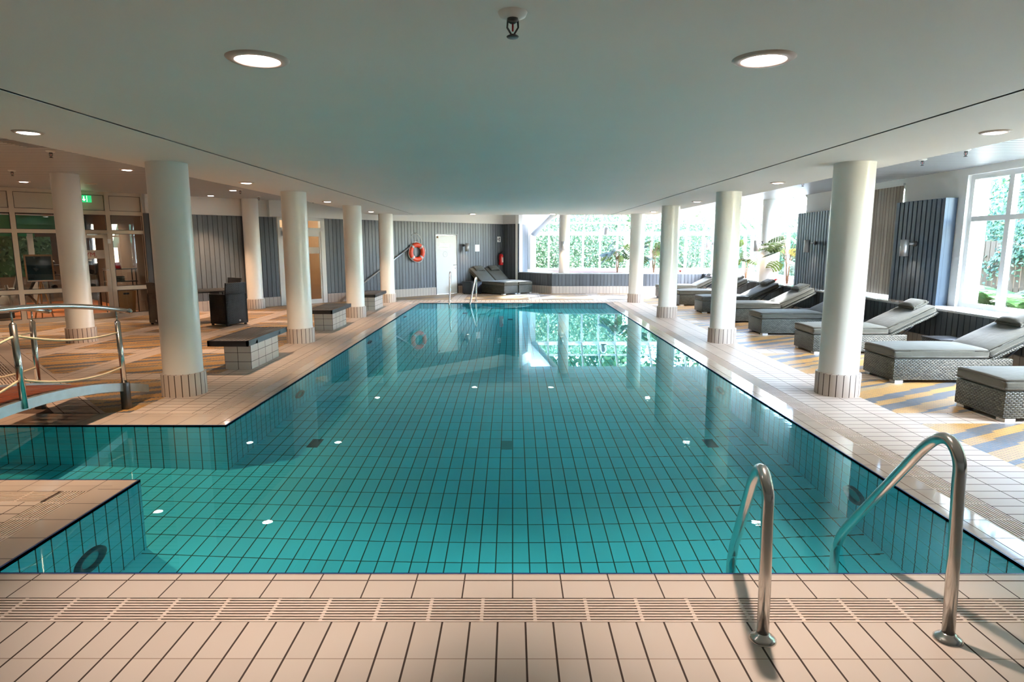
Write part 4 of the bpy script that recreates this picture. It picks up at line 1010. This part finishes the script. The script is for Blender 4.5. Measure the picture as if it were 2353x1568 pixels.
for i, y in enumerate((8.37, 12.27, 16.1)):
    bench(-3.91, -3.55, y, y+1.0, ('nearest', 'middle', 'farthest')[i]+' black-topped tiled bench beside the left pool edge')

# ------------------------------------------------------------------ sun loungers
def make_lounger(ang=26, label='', group=''):
    """local: foot end at x=0, head towards +x, width along y 0.64, stands on z=0"""
    t = thing('sun_lounger', label, 'sun lounger', (0, 0, 0), 0, group)
    W = .33; hx = 1.16
    q = MB(); q.rbox(0, 1.45, -W, W, .035, .30, .012); q.build('rattan_base', 'wicker', t)
    for x in (.03, 1.32):
        for y in (-W+.0, W-.11):
            q = MB(); q.box(x, x+.1, y, y+.11, 0, .036); q.build('foot', 'silver', t)
    q = MB(); q.rbox(-.01, hx, -W-.005, W+.005, .303, .425, .03, 3, puff=.018); ms = q.build('mattress', 'cushion', t)
    q = MB(); loop = lambda z: [(-.008,-W-.003,z),(hx-.01,-W-.003,z),(hx-.01,W+.003,z),(-.008,W+.003,z),(-.008,-W-.003,z)]
    q.tube(loop(.408), .004, 5); q.tube(loop(.322), .004, 5); q.build('piping', 'piping', ms)
    m_ = Matrix.Translation((hx+.0, 0, .30)) @ Matrix.Rotation(R(-ang), 4, 'Y')
    q = MB(); q.rbox(.01, .80, -W-.005, W+.005, .005, .125, .03, 3, mat=m_, puff=.015); bc = q.build('back_cushion', 'cushion', t)
    q = MB(); q.tube([m_ @ Vector(p) for p in loop(.108)][0:0] or [m_ @ Vector(p) for p in [(.012,-W-.003,.108),(.798,-W-.003,.108),(.798,W+.003,.108),(.012,W+.003,.108),(.012,-W-.003,.108)]], .004, 5); q.build('piping', 'piping', bc)
    q = MB(); q.rbox(.0, .82, -W, W, -.04, .0, .01, mat=m_); q.build('backrest_frame', 'wicker', t)
    q = MB()
    e = m_ @ Vector((.55, 0, -.03))
    for y in (-W+.08, W-.08): q = MB(); q.tube([(e.x, y, e.z), (1.40, y, .28)], .012, 8); q.build('support_strut', 'darksteel', t)
    q = MB(); q.rbox(.55, .80, -.21, .21, .135, .205, .03, 3, mat=m_, puff=.02); q.build('pillow', 'cushion', t)
    return t
yn = (5.79, 7.50, 9.57, 11.60, 13.50, 15.30, 17.26, 19.55)
ll = ['nearest sun lounger at the right edge of the photo, mostly cut off by the frame', 'second sun lounger from the right edge, right of the near right column',
      'third sun lounger from the right edge, passing behind the near right column', 'fourth sun lounger, foot end just left of the near right column',
      'fifth sun lounger, foot end hidden by the second right column', 'sixth sun lounger, its foot end showing left of the second right column',
      'seventh sun lounger, foot end right of the third right column', 'farthest sun lounger of the right row, foot end left of the third right column']
lg = 'grey rattan sun loungers in the row along the right side'
L0 = make_lounger(26, ll[0], lg); L0.location = (4.66, yn[0]+.33, 0)
for i in range(1, 8): copy_tree(L0, (4.64 if i < 6 else 4.60, yn[i]+.33, 0), 0, ll[i])
LB = make_lounger(36, 'left of the two loungers in the far corner, next to the black box table', 'sun loungers in the far corner'); 
fx, fy = -.02, 20.98
LB.location = (fx-.03, fy+.22, 0); LB.rotation_euler = (0, 0, R(135))
copy_tree(LB, (fx+.47, fy+.70, 0), R(135), 'right of the two loungers side by side in the far corner, under the fire extinguisher')
t = thing('patterned_towel', 'pale patterned towel draped over the head of the farthest sun lounger', 'towel', (6.30, 19.88, .69), 0)
q = MB(); m_ = Matrix.Rotation(R(-26), 4, 'Y'); q.rbox(-.12, .12, -.3, .3, .03, .07, .01, mat=m_, puff=.01); q.rbox(.1, .13, -.3, .3, -.35, .06, .01, mat=m_); q.build('cloth', 'towel', t)

def side_table(x, y, label, rot=0, w_=.2, h=.36):
    t = thing('side_table', label, 'side table', (x, y, 0), rot, 'black rattan side tables')
    q = MB(); q.rbox(-w_, w_, -w_, w_, .02, h-.02, .01); q.build('box_body', 'wicker_black', t)
    q = MB(); q.rbox(-w_-.01, w_+.01, -w_-.01, w_+.01, h-.02, h, .004); q.build('table_top', 'black', t)
    for a in (-1, 1):
        for b in (-1, 1): q = MB(); q.box(a*w_*.8-.02, a*w_*.8+.02, b*w_*.8-.02, b*w_*.8+.02, 0, .02); q.build('foot', 'black', t)
    return t
tl = ['between the first and second lounger', 'between the second and third lounger', 'between the third and fourth lounger', 'between the fourth and fifth lounger', 'between the fifth and sixth lounger', 'between the sixth and seventh lounger']
for i in range(6):
    gap0 = yn[i]+.66; gap1 = yn[i+1]
    side_table(6.18, (gap0+gap1)/2+.0, 'low black rattan side table %s of the right row' % tl[i], 0, .2)
p_ = w45(s_of(-1.78), -.52, 0); side_table(p_.x+.02, p_.y-.05, 'low black rattan box table between the white door and the far pair of loungers', A45, .24, .42)

# ------------------------------------------------------------------ black rattan dining set
def armchair(x, y, rot, label, h=.66, hb=.9):
    t = thing('armchair', label, 'armchair', (x, y, 0), rot, 'black rattan armchairs')
    # open side faces local +y; outer back at local y=-.28
    q = MB(); q.rbox(-.26, .26, -.28, -.22, .04, h, .008); q.rbox(-.26, -.20, -.28, .24, .04, h, .008); q.rbox(.20, .26, -.28, .24, .04, h, .008); q.rbox(-.2, .2, -.22, .24, .04, .40, .008); q.build('body', 'wicker_black', t)
    q = MB(); q.rbox(-.2, .2, -.2, .23, .40, .46, .02, 2, puff=.01); q.build('seat_cushion', 'black', t)
    m_ = Matrix.Translation((0, -.245, h)) @ Matrix.Rotation(R(8), 4, 'X'); q = MB(); q.rbox(-.245, .245, -.02, .02, 0, hb-h, .008, mat=m_); q.build('backrest', 'wicker_black', t)
    q = MB(); q.box(-.05, .05, -.283, -.279, h-.10, h-.045); q.build('handle_hole', 'black', t)
    q = MB(); q.lathe([(0, 0), (.022, 0), (.022, .004), (0, .004)], 16, mat=Matrix.Translation((.05, -.282, .1)) @ Matrix.Rotation(R(90), 4, 'X')); q.build('badge', 'silver', t)
    for a in (-.24, .2):
        for b in (-.26, .2): q = MB(); q.box(a, a+.04, b, b+.04, 0, .04); q.build('foot', 'black', t)
    return t
armchair(-6.0, 13.16, R(62), 'black rattan armchair seen from behind, right end of the dark table by the boarded wall')
armchair(-6.75, 14.72, R(150), 'black rattan armchair on the far side of the dark table, only its back showing')
armchair(-7.32, 13.25, R(-35), 'black rattan armchair at the left of the near left column')
t = thing('dining_table', 'dark square table between the black rattan armchairs, behind the near left column', 'table', (-6.72, 13.80, 0), R(45))
q = MB(); q.rbox(-.45, .45, -.45, .45, .655, .69, .005); q.build('table_top', 'black', t)
for a in (-.44, .38):
    for b in (-.44, .38): q = MB(); q.box(a, a+.06, b, b+.06, 0, .655); q.build('leg', 'black', t)

# ------------------------------------------------------------------ footbridge over the channel
br = thing('footbridge', 'small arched wooden footbridge with steel railing and rope at the left edge', 'footbridge', (-4.43, 4.9, 0))
bz = lambda y: .385-.26*((y-4.9)/1.8)**2
YBR = [3.1+.09*k for k in range(41)]
for sx in (-1, 1):
    q = MB(); x = sx*.425
    vs = []; fs = []
    for y in YBR:
        z = bz(y); vs += [(x-.022, y-4.9, z-.045), (x+.022, y-4.9, z-.045), (x+.022, y-4.9, z+.04), (x-.022, y-4.9, z+.04)]
    n = len(YBR)
    for i in range(n-1):
        for k in range(4): fs.append((4*i+k, 4*i+(k+1) % 4, 4*i+4+(k+1) % 4, 4*i+4+k))
    fs += [(3,2,1,0), (4*n-4, 4*n-3, 4*n-2, 4*n-1)]
    q.add(vs, fs); q.build('side_beam', 'galv', br)
y = 3.14
while y < 6.62:
    z = bz(y+.055); a = math.atan2(bz(y+.11)-bz(y), .11)
    m_ = Matrix.Translation((0, y+.055-4.9, z)) @ Matrix.Rotation(a, 4, 'X')
    q = MB(); q.rbox(-.40, .40, -.051, .051, -.005, .022, .003, 1, mat=m_); q.build('plank', 'plank', br); y += .113
rz = lambda y: .80+bz(y)*1.0+.0
def railz(y): return 1.175-.185*(abs(y-4.75)/1.75)**2
for sx in (-1, 1):
    q = MB(); pts = [(sx*.425, y-4.9, railz(y)) for y in [3.0+.1*k for k in range(36)]]; q.tube(pts, .024, 16); q.build('handrail', 'steel', br)
    q = MB(); ee = pts[-1]; q.lathe([(0, -.03), (.02, -.022), (.032, 0), (.02, .022), (0, .03)], 16, c=(ee[0], ee[1]+.015, ee[2])); q.build('rail_knob', 'steel', br)
    for y in (3.55, 4.97, 6.29):
        zt = railz(y)
        q = MB(); zb = 0 if y != 4.97 else bz(y)-.04
        q.tube([(sx*.445, y-4.9, bz(y)-.03), (sx*.43, y-4.9, zt-.13)], .026, 16); q.lathe([(.026, 0), (.02, .012), (.009, .02)], 16, c=(sx*.43, y-4.9, zt-.13)); q.tube([(sx*.43, y-4.9, zt-.12), (sx*.425, y-4.9, zt-.02)], .008, 8); q.build('post', 'steel', br)
        if y != 4.97:
            q = MB(); q.rbox(sx*.445-.035, sx*.445+.035, y-4.9-.035, y-4.9+.035, 0, bz(y)+.05, .004); q.build('post_foot', 'darksteel', br)
    for y0, y1, za, zb_, sag in ((4.97, 6.29, .385, .385, .07), (3.55, 4.97, .385, .385, .07)):
        for hh in (.36, .0):
            q = MB(); pts = []
            for k in range(17):
                u = k/16; yy = y0+(y1-y0)*u; base = bz(y0)*(1-u)+bz(y1)*u
                pts.append((sx*.435, yy-4.9, base+.19+hh*1.0-sag*4*u*(1-u)*(1 if hh == 0 else .8)+.02))
            q.tube(pts, .0095, 8); q.build('rope', 'rope', br)

# ------------------------------------------------------------------ indoor plants
def monstera(x, y, z, h, nleaf, seed, label, spread=.45):
    rnd = random.Random(seed)
    t = thing('monstera_plant', label, 'plant', (x, y, z), 0, 'monstera plants in the planter')
    tips = []
    q = MB()
    fork = [(-.06, 0), (.07, .03)]
    for fx_, fy_ in fork:
        pts = [(0, 0, 0), (fx_*.4, fy_*.5, h*.2), (fx_*.7, fy_, h*.42), (fx_, fy_, h*.62)]
        q.tube(pts, .018, 8, rs=[.022, .02, .016, .01]); tips.append(Vector(pts[-1])); tips.append(Vector(pts[2]))
    leaves = MB()
    for k in range(nleaf):
        b = tips[k % len(tips)]; az = 2*math.pi*k/nleaf*1.618*1.9+rnd.uniform(-.3, .3); rr = spread*rnd.uniform(.45, 1.0); zz = h*rnd.uniform(.45, 1.0)
        if k == 0: az, rr, zz = 2.6, spread*.3, h*1.05
        e_ = Vector((rr*math.cos(az), rr*math.sin(az), zz)); mid = (b+e_)/2+Vector((0, 0, .06))
        q.tube([b, mid, e_], .006, 5)
        size = rnd.uniform(.22, .33)
        # leaf plane: heart outline with deep slots on both sides
        out = Vector((math.cos(az), math.sin(az), rnd.uniform(-.75, .1))).normalized(); side = out.cross(Vector((0, 0, 1))).normalized(); 
        side = (Matrix.Rotation(rnd.uniform(-.7, .7), 3, out) @ side); nrm = side.cross(out)
        N = 6; rib = [e_+out*(size*1.35*j/N)-nrm*(size*.25*(j/N)**2) for j in range(N+1)]
        wd = [.55, .95, 1.0, .92, .75, .5, .05]
        for sg in (-1, 1):
            for j in range(N):
                w0, w1 = wd[j]*size*.62, wd[j+1]*size*.62
                a_, b_ = rib[j], rib[j+1]; d = b_-a_
                back = -d*(.8 if j == 0 else .0)
                p1 = a_+side*sg*w0+back+d*.30-nrm*w0*.25; p2 = a_+d*.9+side*sg*(w0*.35+w1*.65)+d*.30-nrm*w1*.25
                leaves.face([a_, a_+side*sg*w0*.45+d*.05-nrm*w0*.03, p1, p2, a_+d*.96+side*sg*w1*.4, b_] if sg > 0 else [b_, a_+d*.96+side*sg*w1*.4, p2, p1, a_+side*sg*w0*.45+d*.05-nrm*w0*.03, a_])
    q.build('stem', 'trunk', t); 
    # one island per leaf is fine: merge coincident rib points so each leaf takes one tone
    o = leaves.build('leaves', 'monstera', t)
    bm = bmesh.new(); bm.from_mesh(o.data); bmesh.ops.remove_doubles(bm, verts=bm.verts, dist=.0005); bm.to_mesh(o.data); bm.free()
    return t
PZ = ZL-.026
monstera(7.12, 16.32, PZ, 1.15, 20, 3, 'large monstera plant in the planter left of the ribbed board panel', .52)
monstera(7.0, 18.9, PZ, 1.05, 9, 5, 'monstera plant peeking out right of the second right column', .4)
monstera(3.80, 22.9, PZ, 1.05, 14, 8, 'monstera plant before the far glazing, left of the farthest right column', .5)
monstera(5.10, 22.8, PZ, 1.1, 14, 11, 'monstera plant before the far glazing, between the two farthest right columns', .5)
def flower(x, y, label):
    t = thing('red_flower', label, 'flower', (x, y, PZ), 0, 'red flowers in the planter'); q = MB()
    for k in range(9):
        a = k*2.4; q.face([(0, 0, .03), (.05*math.cos(a-.5), .05*math.sin(a-.5), .08), (.1*math.cos(a), .1*math.sin(a), .10+.01*(k % 3)), (.05*math.cos(a+.5), .05*math.sin(a+.5), .07)])
    q.build('petals', 'red', t)
    q = MB()
    for k in range(7):
        a = k*.9; q.face([(0, 0, .0), (.1*math.cos(a-.2), .1*math.sin(a-.2), .05), (.2*math.cos(a), .2*math.sin(a), .04), (.1*math.cos(a+.2), .1*math.sin(a+.2), .05)])
    q.build('leaves', 'monstera', t)
flower(6.92, 16.62, 'red bromeliad flower at the foot of the large monstera'); flower(5.95, 22.4, 'red bromeliad flower on the far ledge between two right columns')
# pendant lamps hanging in the glazed bays
for x, y, lb in ((7.3, 17.35, 'white pendant lamp under the sloping glass roof, right of a pair'), (7.3, 18.45, 'white pendant lamp under the sloping glass roof, left of a pair'),
                 (3.42, 23.3, 'white pendant lamp before the far glazing')):
    t = thing('pendant_lamp', lb, 'pendant lamp', (x, y, 2.02), 0, 'white pendant lamps in the glazed bays')
    q = MB(); q.lathe([(.11, 0), (.115, .02), (.11, .24), (.06, .31), (.02, .33), (0, .33)], 28); q.build('lamp_shade', 'alu', t)
    q = MB(); q.tube([(0, 0, .32), (0, 0, .62 if y < 20 else .70)], .006, 6); q.build('cord', 'darksteel', t)
# vertical blinds in front of the second window
t = thing('vertical_blinds', 'beige vertical fabric blinds half drawn across the second window', 'blinds', (XW-.06, 12.3, ZL), 0)
q = MB(); q.box(-.02, .02, -.82, 1.0, 2.02, 2.06); q.build('head_rail', 'white', t)
for k in range(18):
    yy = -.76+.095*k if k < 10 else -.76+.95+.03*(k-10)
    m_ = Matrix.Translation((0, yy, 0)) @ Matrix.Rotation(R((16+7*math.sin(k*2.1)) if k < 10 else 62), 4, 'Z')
    q = MB(); q.obox(m_, -.0015, .0015, -.043, .036, .05, 2.02); q.obox(m_, -.002, .002, .036, .046, .05, 2.02, 1); q.build('slat', ['blind' if k < 10 else 'blind_dark', 'blind_dark'], t)  # dark edge strip: shading between overlapping slats put into the colour
# white pier outside the near window
q = MB(); q.box(7.3, 7.52, 10.12, 10.3, .3, 3.1); wallobj('trim_20', q, 'alu', 'pale outer pier seen through the left pane of the near window', cat='pier')

# ------------------------------------------------------------------ garden outside
q = MB(); q.face([(XW+.25,-6,.35),(30,-6,.35),(30,34,.35),(XW+.25,34,.35)]); q.face([(-4,24.3,.35),(XW+.25,24.3,.35),(XW+.25,40,.35),(-4,40,.35)]); q.face([(30,-6,.35),(60,-6,.35),(60,60,.35),(30,60,.35)])
g = q.build('garden_ground', 'ground'); tag(g, 'mossy garden ground outside the windows', 'ground', kind='structure')
def leafwall(name, n, fn, size, mat, label, cat, seed=1, kind=None, nrm=None):
    rnd = random.Random(seed); vs = []; fs = []
    for _ in range(n):
        p, nd = fn(rnd); p = Vector(p); nd = (Vector(nd)+Vector((rnd.uniform(-.9, .9), rnd.uniform(-.9, .9), rnd.uniform(-.6, .9)))).normalized()
        a = nd.orthogonal().normalized(); a = Matrix.Rotation(rnd.uniform(0, 6.28), 3, nd) @ a; b = nd.cross(a); s_ = size*rnd.uniform(.6, 1.3); i = len(vs)
        vs += [tuple(p-a*s_*.5), tuple(p+b*s_*.28-a*s_*.05), tuple(p+a*s_*.6), tuple(p-b*s_*.28-a*s_*.05)]; fs.append((i, i+1, i+2, i+3))
    me = bpy.data.meshes.new(name); me.from_pydata(vs, [], fs); me.materials.append(M[mat]); o = bpy.data.objects.new(name, me); COL.objects.link(o)
    return o
def hedge(name, box, n, size, mat, label, cat, seed, face=(0, -1, 0)):
    x0, x1, y0, y1, z0, z1 = box
    t = thing(name, label, cat, ((x0+x1)/2, (y0+y1)/2, z0))
    cx, cy2 = (x0+x1)/2, (y0+y1)/2
    def fn(r):
        if r.random() < .82:
            if abs(face[1]) > .5: return ((r.uniform(x0, x1)-cx, y0-cy2-.05+r.random()**2*.35, r.uniform(0, z1-z0)), face)
            return ((x0-cx-.05+r.random()**2*.4, r.uniform(y0, y1)-cy2, r.uniform(0, z1-z0)), face)
        return ((r.uniform(x0, x1)-cx, r.uniform(y0, y1)-cy2, z1-z0+r.uniform(-.1, .25)), (0, 0, 1))
    o = leafwall('foliage', n, fn, size, mat, '', '', seed); o.parent = t
    q = MB(); q.box(x0-cx+.25, x1-cx-.1, y0-cy2+.25, y1-cy2-.1, 0, z1-z0-.1); q.build('inner_growth', 'hedge', t)
    return t
hedge('clipped_hedge', (-2, 4.9, 27.0, 28.2, .35, 2.9), 16000, .10, 'hedge', 'tall clipped green hedge outside the left half of the far glazing', 'hedge', 2)
hedge('clipped_hedge', (5.0, 12.5, 27.0, 28.2, .35, 2.8), 14000, .10, 'hedge', 'tall clipped green hedge outside the right half of the far glazing', 'hedge', 3)
hedge('garden_hedge', (11.6, 12.8, 15.0, 26.6, .35, 2.6), 9000, .13, 'hedge', 'green hedge outside the glazed bay on the right', 'hedge', 4, (-1, 0, 0))
# ivy cascade above a wooden fence outside the near window
iv = leafwall('ivy_bank', 52000, lambda r: (lambda y, u: ((10.3+u*2.2+r.uniform(-.12, .12)+.15*math.sin(y*2.3), y, 1.35+.16*math.sin(y*3.1)+.12*math.sin(y*7.7)+u*4.2+r.uniform(-.1, .1)-(.5*r.random()**6)), (-1, 0, .5)))(r.uniform(5, 15), r.random()**1.2), .085, 'ivy', '', '', 9)
tag(iv, 'dense ivy with a few orange leaves covering the bank outside the near window', 'ivy', kind='stuff')
q = MB()
q.face([(10.6,2,1.5),(10.6,15,1.5),(13.0,15,5.9),(13.0,2,5.9)]); tag(q.build('garden_bank', 'hedge'), 'steep green bank behind the ivy outside the near window', 'bank', kind='structure')
q = MB(); y = 2.5; 
while y < 15: q.box(10.35, 10.38, y, y+.13, .35, 1.75); y += .15
q.box(10.38, 10.42, 2.5, 15, .7, .8); q.box(10.38, 10.42, 2.5, 15, 1.4, 1.5)
tag(q.build('board_fence', 'fence'), 'brown wooden board fence below the ivy outside the near window', 'fence')
def fern(x, y, seed, label, n=11, L=.6):
    rnd = random.Random(seed); t = thing('fern', label, 'fern', (x, y, .35), 0, 'ferns outside the near window'); q = MB()
    for k in range(n):
        a = 2*math.pi*k/n+rnd.uniform(-.3, .3); d = Vector((math.cos(a), math.sin(a), 0)); l = L*rnd.uniform(.7, 1.1)
        pr = Vector((0, 0, 0)); sd = d.cross(Vector((0, 0, 1)))
        for j in range(14):
            u = (j+1)/14; p = d*l*u*.8+Vector((0, 0, l*(1.15*u-.75*u*u))); w_ = l*.24*math.sin(math.pi*min(1, u*.9+.12)); dd = (p-pr)
            for sg in (-1, 1): q.face([pr, p+(-dd*.3), p+sd*sg*w_+dd*.5-Vector((0, 0, w_*.2)), pr+sd*sg*w_*.9+dd*.3-Vector((0, 0, w_*.2))])
            pr = p
    q.build('fronds', 'fern', t); return t
fern(9.35, 12.1, 1, 'large fern in front of the fence, left pane of the near window', 15, 1.15); fern(9.1, 11.0, 2, 'fern in front of the fence near the right edge of the photo', 13, .95); fern(9.7, 13.2, 3, 'fern half hidden behind the window frame', 10, .6)
gr = leafwall('ground_grass', 9000, lambda r: ((r.uniform(7.5, 10.3), r.uniform(8, 15), .37+r.random()*.14), (r.uniform(-1, 1), r.uniform(-1, 1), .2)), .13, 'grass', '', '', 12); tag(gr, 'low grass and leaves on the ground outside the near window', 'grass', kind='stuff')
gr = leafwall('lawn_grass', 7000, lambda r: ((r.uniform(-1, 9), r.uniform(24.4, 26.9), .37+r.random()*.1), (r.uniform(-1, 1), r.uniform(-1, 1), .2)), .12, 'grass', '', '', 13); tag(gr, 'pale sunlit lawn between the far glazing and the hedge', 'grass', kind='stuff')
def tree(x, y, h, r_, seed, label, n=3500):
    rnd = random.Random(seed); t = thing('garden_tree', label, 'tree', (x, y, .35), 0, 'trees beyond the hedges')
    blobs = [(Vector((rnd.uniform(-.6, .6)*r_, rnd.uniform(-.6, .6)*r_, h*rnd.uniform(.5, 1))), r_*rnd.uniform(.35, .6)) for _ in range(9)]
    def fn(r):
        c_, br_ = blobs[r.randrange(9)]; d = Vector((r.gauss(0, 1), r.gauss(0, 1), r.gauss(0, 1))).normalized(); return (c_+d*br_*r.uniform(.7, 1.05), d)
    o = leafwall('crown', n, fn, .3, 'tree', '', '', seed); o.parent = t
    q = MB(); q.tube([(0, 0, 0), (.1, 0, h*.4), (0, .1, h*.8)], .14, 8, rs=[.18, .13, .06]); q.build('trunk', 'trunk', t)
hg = hedge('garden_hedge', (-7, 7, 0, 1.2, .0, 2.7), 6000, .14, 'hedge', 'dim green hedge outside the rear gym windows', 'hedge', 6, (0, -1, 0)); hg.location = w45(-2.6, 7.8); hg.rotation_euler = (0, 0, A45)
tree(2.0, 33, 7, 3.0, 1, 'leafy tree beyond the hedge, seen through the left of the far glass roof'); tree(8.5, 34, 8, 3.4, 2, 'leafy tree beyond the hedge, seen through the right of the far glass roof'); tree(5.0, 31.5, 6.5, 3.0, 7, 'leafy tree beyond the hedge, seen through the middle of the far glass roof'); tree(-1.5, 31.5, 6.0, 2.6, 8, 'leafy tree beyond the left end of the far hedge'); tree(16, 22, 7, 3.2, 3, 'leafy tree beyond the hedge outside the right glazed bay'); tree(16, 29, 7.5, 3.0, 4, 'leafy tree beyond the corner of the two hedges')
